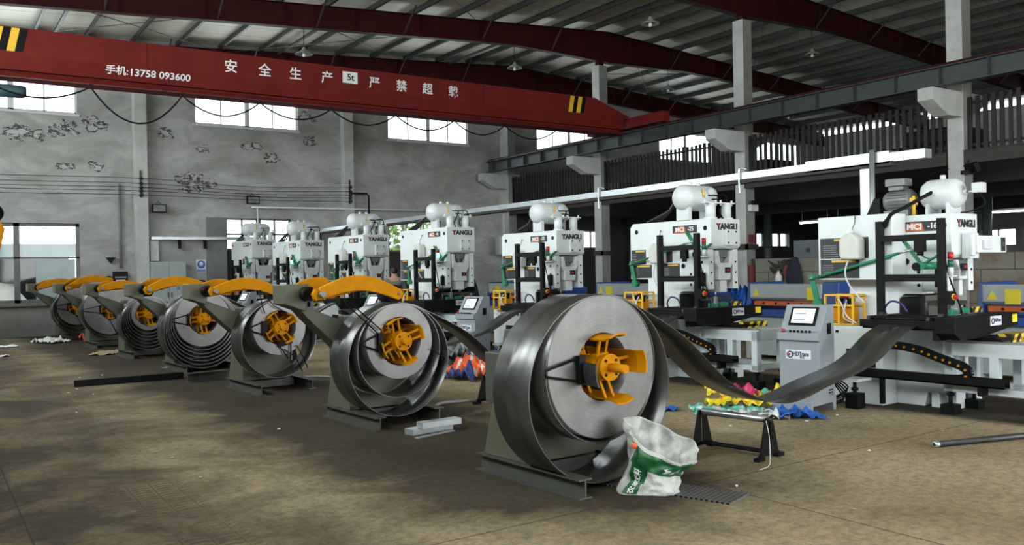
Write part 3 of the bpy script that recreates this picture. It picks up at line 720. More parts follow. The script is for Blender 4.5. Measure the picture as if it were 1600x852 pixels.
# ---- coils with their loose wraps and the strip running to the press
def coil(k):
    x, y = UNC[k]; Rt, Rb, Rl, nl, turn = COILS[k]; px, py = PRS[k]
    lab = ['largest and nearest steel coil, its strip sagging off to the right over the printed sacks',
           'steel coil second from the camera, two loose wraps hanging under a narrow tight ring',
           'small steel coil third from the camera with one loose shiny wrap and black tie wires',
           'steel coil fourth from the camera with six loose wraps fanned out below',
           'thin steel coil fifth from the camera hanging in a bundle of dark loops',
           'wide pale steel coil with a small bore, last but one in the row',
           'farthest steel coil, beside the low window at the left wall end'][k]
    t = thing('steel_coil', (x, y, HUB), A, lab, 'steel coil', 'steel coils on the uncoilers')
    MB().annulus(Rb, Rt, 0, CW, 128).build('wound_body', 'coil_steel', t)
    Rs = [Rt + (Rl-Rt)*(i+1)/nl for i in range(nl)]
    if k == 0: Rs[0] = Rt+.016
    for i, r in enumerate(Rs):
        w = MB(); off = .002*(i+1)
        sag = Rt-r+off*.5
        n = 120; pts = []
        for j in range(n+1):
            a = PI/2 - 2*PI*j/n
            e = 1 + .012*math.sin(2*a+i)
            pts.append((r*math.cos(a)*e, sag + r*math.sin(a)))
        dy = random.uniform(-.012, .012) if nl > 2 else 0
        w.ribbon(pts, dy, CW+dy, .006); w.build('loose_wrap', 'strip_steel', t)
    # strip: local x towards the press
    d = math.cos(-A)*(px-x) - math.sin(-A)*(py-y)
    zt = Rt+.008
    a1 = R(62)
    pts = [(0, zt)] + [(Rl*math.cos(R(90-q)), zt-Rl+Rl*math.sin(R(90-q))) for q in (8, 16, 24)]
    low = -.50 if k == 0 else -.52
    pts += [(d*.17, zt-.36), (d*.285, zt-.80), (d*.42, low), (d*.56, low+.10), (d*.70, -.26), (d*.80, -.02), (d-.66, .083), (d-.50, .096), (d-.06, .096)]
    sp = spline([(p[0], 0, p[1]) for p in pts], 8)
    MB().ribbon([(p.x, p.z) for p in sp], .0, CW, .004).build('strip', 'strip_steel', t)
    TW = {1: [[(-.66, -.05, .46), (-.62, -.05, .40), (-.27, -.04, .09)], [(-.64, -.05, .46), (-.56, -.05, .40), (-.24, -.04, .13)], [(.36, -.04, -.10), (.52, -.05, -.22), (.56, .1, -.30)]],
          2: [[(-.30, -.05, .52), (-.26, -.06, .30), (-.22, -.04, .20)], [(-.28, -.05, .52), (-.10, -.06, .30), (.05, -.04, .22)], [(.05, -.03, -.30), (.20, -.05, -.42), (.30, -.04, -.62)], [(.22, -.03, -.25), (.30, -.05, -.40), (.38, -.04, -.58)]]}
    for w in TW.get(k, ()): MB().tube(w, .007, 6).build('tie_wire', 'black', t)
    return t
for k in range(7): coil(k)

# ---- presses
KIND = ['A', 'B', 'B', 'C', 'C', 'C', 'D']
DIM = {'A': (2.14, .58, 1.60, .49, '16'), 'B': (2.285, .645, 1.60, .43, '25'), 'C': (2.52, .69, 1.92, .53, '45'), 'D': (2.66, .76, 1.75, .56, '63')}
def press(kd, loc, lab):
    H, Wd, Ln, hh, num = DIM[kd]; zh = H-hh; zg = 1.25
    t = thing('punch_press', (*loc, 0), A, lab, 'punch press', 'punch presses in a row')
    yb = .34
    poly = [(0, H), (0, zh+.04), (.04, zh), (yb, zh), (yb, zg), (.56, zg), (.63, zg-.06), (.63, .99), (.58, .93), (.02, .93), (.02, .16), (.30, .16), (.34, 0), (Ln-.36, 0), (Ln-.36, 1.43), (Ln, 1.43), (Ln, H-.06), (Ln-.06, H)]
    fr = MB().prism(poly, 'x', 0, Wd).build('frame', 'press_white', t, bevel=.012)
    for x0, x1 in ((0, .115), (Wd-.115, Wd)):
        g = MB().box(x0, .05, zg+.03, x1, yb-.002, zh-.002).build('slide_guide', 'press_white', t, bevel=.01)
        b = MB()
        for z in (zg+.12, zg+.27, zg+.42):
            if z < zh-.05: b.cyl((x0-.004 if x0 == 0 else x1+.004, .17, z), (x0+.01 if x0 == 0 else x1-.01, .17, z), .022, n=12).cyl(((x0+x1)/2, .046, z), ((x0+x1)/2, .06, z), .016, n=12)
        b.build('bolt', 'black', g)
    # slide with recess, connecting rod and lower flange
    sl = MB()
    zs = zg+.06
    rv = zh-.20; sb = zs+.10+(zh-zs)*.30
    sl.prism([(.13, zh-.02), (.14, sb+.08), (.20, sb), (.20, zs+.10), (Wd-.20, zs+.10), (Wd-.20, sb), (Wd-.14, sb+.08), (Wd-.13, zh-.02), (Wd-.19, zh-.02), (Wd-.23, rv), (.23, rv), (.19, zh-.02)], 'y', .02, .32)
    sl.prism([(.19, zh-.02), (.23, rv), (Wd-.23, rv), (Wd-.19, zh-.02)], 'y', .20, .32)
    sl.box(.25, .05, zs-.08, Wd-.25, .30, zs+.10)
    sl.build('slide', 'slide_white', t, bevel=.012)
    MB().box(.17, .195, rv, Wd-.17, .199, zh-.02).build('slide_recess', 'dark_hole', t)
    MB().cyl((Wd/2, .12, rv-.01), (Wd/2, .12, zh-.01), .05, n=18).box(Wd/2-.09, .06, zh-.12, Wd/2+.09, .19, zh-.01).build('connecting_rod', 'motor_grey', t, bevel=.005)
    MB().box(Wd-.33, .012, zs+.20, Wd-.22, .022, zs+.28).build('counter_box', 'dark_hole', t)
    MB().box(Wd-.30, .008, zs+.225, Wd-.25, .013, zs+.255).build('counter_display', 'red', t)
    MB().box(.02, .0, .93, Wd-.02, .60, .965).build('bolster', 'dark_steel', t, bevel=.006)
    di = MB().box(.06, .05, .965, Wd-.06, .40, 1.0)
    for q in range(4): di.cyl((.10+(Wd-.2)*(q % 2), .10+.25*(q//2), 1.0), (.10+(Wd-.2)*(q % 2), .10+.25*(q//2), 1.16), .022, n=10)
    di.box(.10, .08, 1.12, Wd-.10, .36, 1.17)
    die = di.build('die_set', 'dark_steel', t, bevel=.004)
    MB().box(-.03, .0, 1.0, .14, .05, 1.09).box(.18, -.01, 1.03, .34, .05, 1.10).build('green_clamp', 'green', die, bevel=.01)
    MB().box(.37, -.03, 1.04, .60, .0, 1.10).build('hazard_guard', 'hazard_stripes', die)
    MB().box(.06, -.02, .99, .10, .02, 1.18).cyl((.08, 0, 1.18), (.08, 0, 1.26), .01, n=8).build('guide_pin', 'bright_steel', die)
    for x0 in (.0, Wd-.2):
        MB().prism([(-.02, 0), (.26, 0), (.26, .2), (.20, .2), (.16, .04), (.05, .04), (.04, .2), (-.02, .2)], 'x', x0, x0+.2).build('foot', 'press_white', t, bevel=.006)
    bc = MB().box(-.30, .66, 0, -.001, Ln-.12, .885).build('base_cabinet', 'press_white', t, bevel=.008)
    MB().box(-.306, .74, .42, -.29, 1.10, .62).build('base_opening', 'dark_hole', bc)
    MB().box(-.304, .72, .80, -.30, .76, .83).box(-.304, 1.2, .80, -.30, 1.24, .83).build('base_latch', 'black', bc)
    # lettering on the head
    sz = .112*Wd/.6; mt_ = MB().text('YANGLI', sz, Matrix.Identity(4), bold=.006)
    wd0 = max(v[0] for v in mt_.v)-min(v[0] for v in mt_.v); xs_ = .71*Wd/wd0; cx_ = Wd*.55
    MB().text('YANGLI', sz, facing_south(cx_, -.004, H-.115), bold=.006, depth=.005, xs=xs_).build('lettering', 'text_dark', t)
    xl_ = cx_-.355*Wd
    MB().prism([(xl_-.004, H-.115+sz*.36), (xl_+.055, H-.115+sz*.36), (xl_+.062, H-.115+sz*.12), (xl_+.046, H-.115+sz*.06)], 'y', -.0085, -.0005).build('lettering_accent', 'red', t)
    # model plate on the west face
    yc = .33 if kd == 'A' else .48
    z0, z1 = H-.185, H-.075
    pl = MB().box(-.008, yc-.23, z0, 0, yc+.23, z1).build('model_plate', 'text_dark', t)
    MB().prism([(yc+.21, z0+.004), (yc-.03, z0+.004), (yc+.0, z1-.012), (yc+.13, z1-.012)], 'x', -.011, -.008).build('orange_field', 'orange_red', pl)
    MB().text('MCI', .088, facing_west(-.0135, yc+.085, (z0+z1)/2-.006), bold=.004, depth=.003, xs=1.15).text('-'+num, .085, facing_west(-.0105, yc-.12, (z0+z1)/2), bold=.002, depth=.003).build('model_lettering', 'text_white', pl)
    h = MB()
    for yy in ((.10, .66, Ln-.14) if kd != 'A' else (.09, .60)):
        h.cyl((-.004, yy, H-.13), (.02, yy, H-.13), .034, n=16)
    for zz in (1.35, 1.5): h.cyl((-.004, .38, zz), (.02, .38, zz), .02, n=12)
    h.cyl((-.004, .52, 1.62), (.02, .52, 1.62), .036, n=16)
    MB().box(.03, .60, .95, Wd-.03, .628, zg-.005).box(.03, .36, zg-.02, Wd-.03, .60, zg-.002).build('throat_shade', 'dark_hole', t)  # dark panels added to imitate the shade inside the throat
    h.build('lifting_hole', 'dark_hole', t)
    # warning panels
    ox = -.30 if kd == 'A' else 0
    ye = (1.42 if kd == 'A' else Ln-.03)
    for j, (y1, wd_, zz, hz) in enumerate(((ye, .30, 1.66, .22), (ye, .42, 1.45, .20), (ye-.60, .24, 1.68, .20), (ye-.66, .32, 1.44, .22))):
        if kd == 'A' and j > 1: continue
        if kd == 'A': wd_, zz, hz = (.62, 1.67, .24) if j == 0 else (.50, 1.44, .22)
        p = MB().box(ox-.006, y1-wd_, zz, ox, y1, zz+hz).build('warning_panel', 'text_dark', t)
        MB().box(ox-.009, y1-wd_*.92, zz+hz-.035, ox-.006, y1-wd_*.3, zz+hz-.01).build('warning_header', 'yellow', p)
        m = MB(); rl = random.Random(j)
        for q in range(6): m.box(ox-.008, y1-wd_*(.3+.1*rl.random()), zz+.02+q*.025, ox-.006, y1-wd_*.06, zz+.030+q*.025)
        m.build('warning_print', 'plastic_grey', p)
    # operation lever gear in green
    zr = {'A': 1.44, 'B': 1.665, 'C': 1.70, 'D': 1.74}[kd]
    xl = -.34 if kd == 'A' else -.075
    gl = MB().cyl((xl, 1.50, zr), (xl, .42, zr+.27), .017, n=10).build('green_rod', 'green', t)
    MB().cyl((xl, .44, zr+.265), (xl, .28, zr+.305), .014, n=10).cyl((xl, 1.44, zr+.015), (xl, 1.56, zr-.01), .013, n=10).build('rod_end', 'bright_steel', gl)
    lv = MB().bar((xl+.03, 1.55, zr+.05), (xl+.03, 1.47, zr-.28), .016, .07, up=(0, 1, 0)).cyl((xl-.01, 1.46, zr-.30), (xl+.08, 1.46, zr-.30), .05, n=16)
    lv.build('rear_lever', 'green', t)
    br = MB().bar((xl+.03, .40, zr+.44), (xl+.03, .18, zr+.14), .014, .075, up=(1, 0, 0)).bar((xl+.045, .18, zr+.14), (xl+.045, -.03, zr+.26), .014, .06, up=(1, 0, 0)).bar((xl+.03, .31, zr+.32), (xl+.03, .1, zr+.20), .01, .022, up=(1, 0, 0))
    br.cyl((xl-.01, .16, zr+.13), (-.001, .16, zr+.13), .042, n=20)
    br.build('front_lever', 'green', t)
    MB().cyl((xl-.02, .22, zr+.12), (xl+.05, .22, zr+.12), .045, n=16).build('lever_pivot', 'black', t)
    # signal lamp tower
    zl = {'A': 1.57, 'B': 1.86, 'C': 1.92, 'D': 1.96}[kd]; lx, ly = -.30, -.13
    st = MB().cyl((lx, ly, zl-.10), (lx, ly, zl-.02), .03, n=16).box(lx-.05, ly-.04, zl-.12, lx+.06, ly+.04, zl-.105).bar((lx+.04, ly, zl-.112), (-.0, .02, zl-.112), .03, .012).build('signal_tower', 'white_lens', t)
    MB().cyl((lx, ly, zl+.062), (lx, ly, zl+.14), .03, n=16).build('red_lens', 'red', st)
    MB().cyl((lx, ly, zl-.02), (lx, ly, zl+.06), .03, n=16).build('green_lens', 'green_lens', st)
    # crank handle and control arm near the guides
    MB().cyl((-.045, .12, 1.15), (-.045, .12, 1.55), .009, n=8).box(-.075, .09, 1.33, -.015, .16, 1.52).build('knock_out_handle', 'black', t, bevel=.004)
    if kd == 'A':
        MB().box(-.30, .52, 1.42, -.001, 1.45, H+.02).build('flywheel_cover', 'press_white', t, bevel=.006)
        # motor, pulley guard
        mo = MB(); c = (.30, .75, H+.19)
        mo.lathe([(0, -.17), (.10, -.17), (.118, -.14), (.118, .12), (.10, .16), (.06, .17), (0, .17)], c, (0, 1, 0), 28)
        for q in range(22):
            a = 2*PI*q/22; mo.bar((c[0]+.125*math.cos(a), c[1]-.13, c[2]+.125*math.sin(a)), (c[0]+.125*math.cos(a), c[1]+.10, c[2]+.125*math.sin(a)), .008, .02, up=(math.cos(a), 0, math.sin(a)))
        mo.box(.20, .60, H, .40, .90, H+.08)
        mt = mo.build('motor', 'motor_grey', t)
        MB().box(.20, .66, H+.31, .34, .84, H+.36).box(.18, .63, H+.36, .36, .87, H+.45).build('terminal_box', 'motor_grey', mt, bevel=.01)
        MB().prism([(.95, H), (1.16, H), (1.04, H+.24), (.96, H+.24)], 'x', .22, .36).build('belt_guard', 'black', t, bevel=.01)
        c = (.34, .26, H+.235)
        tk = MB().lathe([(0, -.235), (.07, -.229), (.13, -.205), (.162, -.16), (.17, -.12), (.17, .12), (.162, .16), (.13, .205), (.07, .229), (0, .235)], c, (0, 1, 0), 32).build('air_tank', 'tank_grey', t)
        MB().cyl((.34, .26, H+.40), (.34, .26, H+.45), .03, n=12).cyl((.20, .30, H+.25), (.15, .30, H+.25), .035, n=14).cyl((.34, .04, H+.24), (.34, -.01, H+.24), .03, n=12).build('port', 'tank_grey', tk)
        for _y in (.13, .36): MB().box(.19, _y, H, .49, _y+.03, H+.13).build('saddle', 'tank_grey', tk)
        MB().tube(spline([(.16, .30, H+.25), (.02, .36, H+.18), (-.18, .46, H+.07), (-.30, .53, H-.0), (-.335, .58, H-.13)]), .022, 8).build('hose', 'black_rubber', t)
        MB().tube(spline([(-.338, .60, H-.14), (-.345, .58, H-.10), (-.335, .55, H-.06)]), .028, 8).build('elbow_hose', 'black_rubber', t)
        MB().cyl((.05, .45, H), (.05, .45, H+.22), .018, n=10).box(.02, .42, H+.12, .08, .48, H+.2).build('air_valve', 'yellow', t)
        MB().cyl((.34, -.01, H+.24), (.34, -.09, H+.24), .02, n=10).build('pipe_elbow', 'bright_steel', tk)
        MB().box(.28, -.19, H+.22, .40, -.08, H+.33).build('pressure_switch', 'tank_grey', t, bevel=.008)
        MB().tube(spline([(.34, -.14, H+.22), (.38, -.18, H+.1), (.36, -.05, H+.03), (.3, .05, H+.01)]), .007, 6).build('cable', 'black', t)
        cam_ = MB().box(.20, -.10, H-.50, .40, -.001, H-.22).box(.17, -.14, H-.47, .24, -.10, H-.23).build('cam_switch_mount', 'press_white', t, bevel=.01)
        MB().box(.24, -.16, H-.44, .92, -.10, H-.25).build('cam_switch_box', 'press_white', cam_, bevel=.012)
        MB().box(.34, -.19, H-.40, .50, -.16, H-.30).build('cam_cover', 'label_white', cam_, bevel=.006)
        MB().box(.78, -.165, H-.42, .88, -.16, H-.27).build('cam_dial_plate', 'text_dark', cam_)
        MB().text('e', .10, facing_south(.83, -.167, H-.335), depth=.004).build('cam_dial_sign', 'bright_steel', cam_)
    else:
        # cover plate with four bolts
        cp = MB().box(Wd*.45, -.045, zh+.05, Wd*.45+.235, -.001, zh+.28).build('cover_plate', 'press_white', t, bevel=.006)
        b = MB()
        for q in range(4): b.cyl((Wd*.45+.035+.165*(q % 2), -.053, zh+.085+.16*(q//2)), (Wd*.45+.035+.165*(q % 2), -.044, zh+.085+.16*(q//2)), .013, n=10)
        b.build('cover_bolt', 'black', cp)
        s = 1.0 if kd == 'B' else 1.12
        c = (Wd/2-.06, .50, H+.33)
        tk = MB().lathe([(0, -.38*s), (.08, -.372*s), (.14, -.345*s), (.18, -.295*s), (.19, -.25*s), (.19, .25*s), (.18, .295*s), (.14, .345*s), (.08, .372*s), (0, .38*s)], c, (1, 0, 0), 36).build('air_tank', 'tank_grey', t)
        for _x in (-.28, .22): MB().box(c[0]+_x, .38, H, c[0]+_x+.06, .62, H+.22).build('saddle', 'tank_grey', tk)
        MB().cyl((c[0]-.1, .5, H+.5), (c[0]-.1, .5, H+.56), .03, n=12).cyl((c[0]+.07, .5, H+.5), (c[0]+.07, .5, H+.56), .03, n=12).cyl((c[0]+.1, .33, H+.40), (c[0]+.1, .27, H+.42), .05, n=14).build('port', 'tank_grey', tk)
        MB().cyl((c[0]-.05, .29, H+.33), (c[0]-.05, .31, H+.45), .014, n=8).build('brass_valve', 'yellow', tk)
        for q in (.17, Wd-.13):
            cy = MB().cyl((q, .14, H), (q, .14, H+.23), .072, n=22).cyl((q, .14, H), (q, .14, H+.025), .095, n=22).build('balance_cylinder', 'press_white', t)
            m = MB().box(q-.15, .10, H+.23, q+.15, .18, H+.245)
            for e in (-.12, .12): m.cyl((q+e, .14, H+.20), (q+e, .14, H+.28), .014, n=8)
            m.build('cylinder_bridge', 'press_white', cy)
        h = MB()
        for q in range(3):
            h.tube(spline([(c[0]+.05+.08*q, .34, H+.36-.05*q), (c[0]+.14+.08*q, .2, H+.34-.06*q), (c[0]+.02+.12*q, .17, H+.12), (c[0]+.0+.13*q, .10, H+.01)]), .011, 7)
        h.tube(spline([(c[0]+.2, .33, H+.36), (Wd-.05, .22, H+.36), (Wd-.02, .2, H+.2), (Wd-.05, .1, H+.01)]), .011, 7)
        h.build('air_hose', 'black_rubber', t)
        h = MB()
        for q in range(4): h.tube(spline([(.02+.05*q, Ln-.35, H+.01), (.04+.05*q, Ln-.55, H+.08), (.05+.05*q, Ln-.78, H+.17+.03*q), (.06+.04*q, .72, H+.30)]), .017, 7)
        h.build('cable_bundle', 'dark_steel', t)
    return t
PLAB = ['white punch press with model number 16, nearest to the camera, grey motor on top',
        'white punch press with model number 25, second from the camera, before the concrete column',
        'white punch press with model number 25, third from the camera, behind the largest coil',
        'white punch press, fourth from the camera, whose green signal lamp glows',
        'white punch press fifth from the camera, a worker standing at its front corner',
        'white punch press sixth from the camera, last but one before the far wall window',
        'white punch press farthest from the camera, closest to the far wall window']
protos = {}
pr = []
for k in range(7):
    kd = KIND[k]
    if kd not in protos:
        t = press(kd, PRS[k], PLAB[k]); protos[kd] = t
    else:
        t = copy_tree(protos[kd]); t.location = (*PRS[k], 0); t['label'] = PLAB[k]
    pr.append(t)
for k in (3, 5):
    for c in pr[k].children:
        if c.name.startswith('signal_tower'):
            for g in c.children:
                if g.name.startswith('green_lens'):
                    g.data = g.data.copy(); g.data.materials[0] = MATS['green_lit']; g['label'] = 'glowing green lens'

# ---- strip feeders in front of the presses
def feeder(loc, lab):
    t = thing('strip_feeder', (*loc, 0), A, lab, 'strip feeder', 'strip feeders before the presses')
    x0, x1, y0, y1 = -.32, .30, -1.0, -.04
    mb = MB()
    for x in (x0, x1-.09): mb.box(x, y0, .62, x+.09, y1, .75)
    for y in (y0, y1-.10): mb.box(x0, y, .62, x1, y+.09, .75)
    mb.box(x0, y0, .745, x1, y1, .757)
    for x in (x0, x1-.09):
        for y in (y0, y0+.40, y1-.10): mb.box(x, y, .24, x+.09, y+.09, .63)
        mb.box(x, y0, .24, x+.09, y1, .31)
    for y in (y0, y1-.1): mb.box(x0, y, .24, x1, y+.08, .31)
    for x in (x0, x1-.12): mb.box(x-.02, y0-.02, .225, x+.12, y0+.10, .24)
    mb.build('table_frame', 'table_grey', t, bevel=.005)
    MB().box(x0+.05, y0, .757, x0+.08, y1, .78).box(x1-.08, y0, .757, x1-.05, y1, .78).build('slide_rail', 'bright_steel', t)
    for x in (x0+.05, x1-.05):
        for y in (y0+.04, y1-.05):
            MB().cyl((x, y, .02), (x, y, .44 if y < -.5 else .25), .02, n=10).cyl((x, y, .19), (x, y, .22), .04, n=6).box(x-.075, y-.075, 0, x+.075, y+.075, .10).build('levelling_foot', 'black', t)
    for x, y in ((-.66, .78), (-.17, .86)):
        MB().cyl((x, y, .02), (x, y, .33), .02, n=10).cyl((x, y, .20), (x, y, .23), .04, n=6).box(x-.075, y-.075, 0, x+.075, y+.075, .17).build('levelling_foot', 'black', t)
    MB().box(-.74, .70, .30, -.10, .92, .33).build('foot_bar', 'table_grey', t)
    MB().box(-.24, -.60, .78, .24, -.08, .815).build('carriage_plate', 'black', t)
    MB().prism([(-.82, 1.05), (.57, 1.05), (.57, .91), (.10, .86), (-.30, .815), (-.70, .815), (-.82, .88)], 'y', -.42, -.22).build('carriage_beam', 'black', t, bevel=.008)
    lp = MB().box(-.08, -.428, .93, .16, -.42, 1.03).build('logo_plate', 'label_white', t)
    MB().annulus(.022, .033, -.432, -.428, 20, (-.035, .98)).build('logo_ring', 'logo_navy', lp)
    MB().text('HDTrans', .050, facing_south(.07, -.430, .985), bold=.001, depth=.003, xs=.75).build('logo_lettering', 'logo_navy', lp)
    MB().box(.42, -.428, .945, .53, -.42, 1.03).build('caution_label', 'label_yellow', t)
    MB().box(.0, -.60, .76, .44, -.44, .845).build('hazard_bumper', 'hazard_stripes', t)
    # strip guide table with rollers
    MB().box(-.72, -.16, .90, -.06, .64, .945).box(-.74, -.20, .92, -.70, .66, 1.0).box(-.72, -.22, .80, -.10, -.14, .95).build('guide_table', 'black', t, bevel=.004)
    for yy in (-.10, .56):
        MB().box(-.70, yy, 1.0, -.06, yy+.035, 1.035).box(-.45, yy-.01, .945, -.41, yy+.045, 1.06).build('side_guide', 'dark_steel', t)
    MB().cyl((-.66, -.12, 1.012), (-.66, .60, 1.012), .026, n=14).cyl((-.3, -.12, 1.012), (-.3, .60, 1.012), .026, n=14).build('hold_down_roller', 'black', t)
    MB().box(-.42, -.18, .958, -.12, -.10, .967).build('yellow_scale', 'label_yellow', t)
    # light curtain frame
    for yy in (-.11, .58): MB().box(-.415, yy, .945, -.345, yy+.07, 2.07).build('upright', 'black', t, bevel=.004)
    MB().box(-.41, -.04, 1.84, -.35, .58, 1.91).build('cross_bar', 'black', t)
    MB().box(-.41, -.04, 1.40, -.35, .58, 1.48).build('cross_bar', 'black', t)
    MB().box(-.41, .10, 1.72, -.35, .21, 1.84).cyl((-.38, .155, 1.68), (-.38, .155, 1.72), .035, n=14).build('sensor_head', 'black', t)
    e = MB().box(-.43, -.19, 1.16, -.34, -.11, 1.30).build('push_button_box', 'black', t, bevel=.005)
    MB().cyl((-.385, -.19, 1.24), (-.385, -.202, 1.24), .034, n=16).build('yellow_collar', 'yellow', e)
    MB().cyl((-.385, -.20, 1.24), (-.385, -.235, 1.24), .024, n=16).build('red_button', 'red', e)
    MB().tube(spline([(-.36, -.06, 1.9), (-.30, -.1, 1.5), (-.30, -.2, 1.2), (-.34, -.26, 1.06), (-.45, -.28, .98), (-.55, -.2, .97)]), .009, 6).build('cable', 'black', t)
    MB().tube(spline([(-.16, .64, .95), (-.16, .70, 1.08), (-.17, .62, 1.17), (-.17, .50, 1.15), (-.18, .42, 1.06)]), .012, 7).build('coolant_tube', 'purple', t)
    # cable chain and tray along the table
    tr = MB().box(-.47, -.72, .33, -.34, .95, .345).box(-.47, -.72, .33, -.46, .95, .42).box(-.35, -.72, .33, -.34, .95, .42).box(-.47, .55, .05, -.43, .60, .33).box(-.47, -.5, .24, -.30, -.46, .33).build('cable_tray', 'black', t)
    path = [(.50, .70), (.35, .695), (.15, .66), (0, .61), (-.15, .565), (-.28, .525), (-.345, .475), (-.34, .43), (-.28, .40), (-.15, .385), (.3, .38), (.7, .38)]
    sp = spline([(0, a, b) for a, b in path], 6)
    ch = MB()
    for a, b in zip(sp[::2], sp[2::2]): ch.bar((-.405, a.y, a.z), (-.405, b.y, b.z), .085, .055, up=(1, 0, 0))
    ch = ch.build('cable_chain', 'black', t)
    acc = 0; last = sp[0]; n = 0
    for p in sp[1:]:
        acc += (p-last).length; last = p
        if acc > .075 and n < 13:
            acc = 0; n += 1; MB().cyl((-.452, p.y, p.z), (-.441, p.y, p.z), .013, n=10).build('chain_pin', 'orange', ch)
    return t
FLAB = ['strip feeder before the nearest press, its orange-dotted cable chain in full view',
        'strip feeder before the second press, its table corner left of the nearest control cabinet',
        'black and grey strip feeder before the third press, half hidden behind the largest coil',
        'black and grey strip feeder before the fourth press, behind the control cabinet with lit screen',
        'black and grey strip feeder before the fifth press from the camera',
        'black and grey strip feeder before the sixth press from the camera',
        'black and grey strip feeder before the farthest press']
f0 = feeder(PRS[0], FLAB[0])
for k in range(1, 7):
    c = copy_tree(f0); c.location = (*PRS[k], 0); c['label'] = FLAB[k]

# ---- control cabinets
def cabinet(loc, lab):
    t = thing('control_cabinet', (*loc, 0), A+R(9), lab, 'control cabinet', 'control cabinets beside the strips')
    # local: front faces -x, width along y 0..0.46, depth along +x
    w = .47
    MB().prism([(0, .10), (.36, .10), (.36, 1.16), (.20, 1.16), (.035, .885), (-.045, .855), (-.045, .78), (0, .765)], 'y', 0, w).build('body', 'cabinet_grey', t, bevel=.006)
    MB().prism([(-.26, .0), (-.22, 0), (-.20, .09), (.28, .09), (.30, 0), (.36, 0), (.36, .16), (.0, .20), (-.26, .15)], 'y', -.012, w+.012).build('plinth', 'cabinet_grey', t, bevel=.004)
    sl = math.atan2(.165, .275)
    T = Matrix.Translation((.1175, w/2, 1.0225)) @ Matrix.Rotation(sl, 4, 'Y')
    sc = MB().box(-.014, -.155, -.105, .0, .155, .125, M=T).build('screen_bezel', 'black', t, bevel=.004)
    MB().box(-.017, -.125, -.075, -.014, .125, .10, M=T).build('screen', 'screen_lit', sc)
    MB().box(-.019, -.03, -.05, -.017, .10, -.03, M=T).box(-.019, -.03, .03, -.017, .10, .05, M=T).build('screen_field', 'screen_field', sc)
    b = MB()
    for q in range(6): b.cyl((-.02, .10+.045*q, .868), (-.025, .10+.045*q, .888), .012, n=10)
    b.build('button', 'black', t)
    MB().cyl((-.015, w-.06, .866), (-.022, w-.06, .898), .02, n=14).build('emergency_stop', 'red', t)
    lp = MB().box(-.006, .10, .57, 0, .39, .67).build('logo_plate', 'label_white', t)
    MB().annulus(.026, .038, -.010, -.006, 24, (0, 0), M=Matrix.Translation((0, .34, .62)) @ Matrix.Rotation(-PI/2, 4, 'Z')).build('logo_ring', 'logo_navy', lp)
    MB().annulus(.0, .014, -.010, -.006, 16, (0, 0), M=Matrix.Translation((0, .352, .62)) @ Matrix.Rotation(-PI/2, 4, 'Z')).build('logo_dot', 'red', lp)
    MB().text('HDTrans', .068, facing_west(-.0085, .215, .627), bold=.0015, depth=.003, xs=.72).text('恒达', .028, facing_west(-.0085, .2, .59), depth=.003).build('logo_lettering', 'logo_navy', lp)
    MB().box(.18, -.012, .84, .26, -.001, .96).box(.20, -.02, .87, .24, -.012, .93).build('socket', 'black', t)
    v = MB()
    for q in range(3):
        for r_ in range(2): v.box(.20+.06*r_, -.004, .16+.03*q, .245+.06*r_, -.001, .175+.03*q)
    v.build('vent', 'dark_hole', t)
    m = MB(); rl = random.Random(3)
    for q in range(5): m.tube(spline([(.40+.02*q, .1, .35), (.46+.03*q, -.05, .10+.03*q), (.42+.05*q, .2, .02+.01*q), (.40, .4, .05)]), .009, 6)
    m.build('cable', 'black', t)
    return t
CLAB = ['grey control cabinet with lit screen and logo plate standing behind the nearest strip',
        'grey control cabinet of the second line, behind the largest coil',
        'grey control cabinet with lit screen beyond the orange and navy sacks',
        'grey control cabinet of the fourth line, just showing over the second coil',
        'grey control cabinet of the fifth line, behind the third coil',
        'grey control cabinet of the sixth line, behind the fourth coil',
        'grey control cabinet of the farthest line']
c0 = cabinet((8.03, 5.97), CLAB[0])
for k in range(1, 7):
    c = copy_tree(c0); px, py = PRS[k]
    c.location = (px-1.27 if k != 2 else 7.93, py+.77, 0); c['label'] = CLAB[k]

# ---- lubricating pumps in yellow cages
def pump(loc, lab):
    t = thing('lubricating_pump', (*loc, 0), A, lab, 'pump', 'orange pumps in yellow cages')
    x0, x1, y0, y1, z0, z1 = 0, .24, 0, .36, .90, 1.24
    cg = MB(); r = .011
    for x in (x0, x1):
        for y in (y0, (y0+y1)/2, y1): cg.box(x-r, y-r, z0, x+r, y+r, z1)
        for z in (z0, z1, 1.12): cg.box(x-r, y0, z-r, x+r, y1, z+r)
    for y in (y0, y1):
        for z in (z0, z1): cg.box(x0, y-r, z-r, x1, y+r, z+r)
    cg.box(x0, y0, z0-.008, x1, y1, z0)
    cg.build('cage', 'yellow', t)
    MB().box(.04, .05, .93, .20, .31, 1.10).build('tank', 'orange', t, bevel=.015)
    for yy in (.10, .24):
        MB().cyl((.12, yy, 1.10), (.12, yy, 1.17), .035, n=14).cyl((.12, yy, 1.17), (.12, yy, 1.20), .045, n=14).build('pump_head', 'black', t)
    MB().tube(spline([(.03, .10, 1.18), (-.04, .08, 1.1), (-.03, .1, .98), (.02, .02, .92)]), .008, 6).tube(spline([(.03, .22, 1.19), (-.03, .14, 1.16), (-.03, .06, 1.0), (0, -.04, .92)]), .008, 6).build('white_hose', 'label_white', t)
    MB().cyl((.12, .17, 1.20), (.12, .17, 1.25), .03, n=14).build('filler_cap', 'red', t)
    return t
p0 = pump((8.96, 6.20), 'orange pump in a yellow cage beside the nearest press')
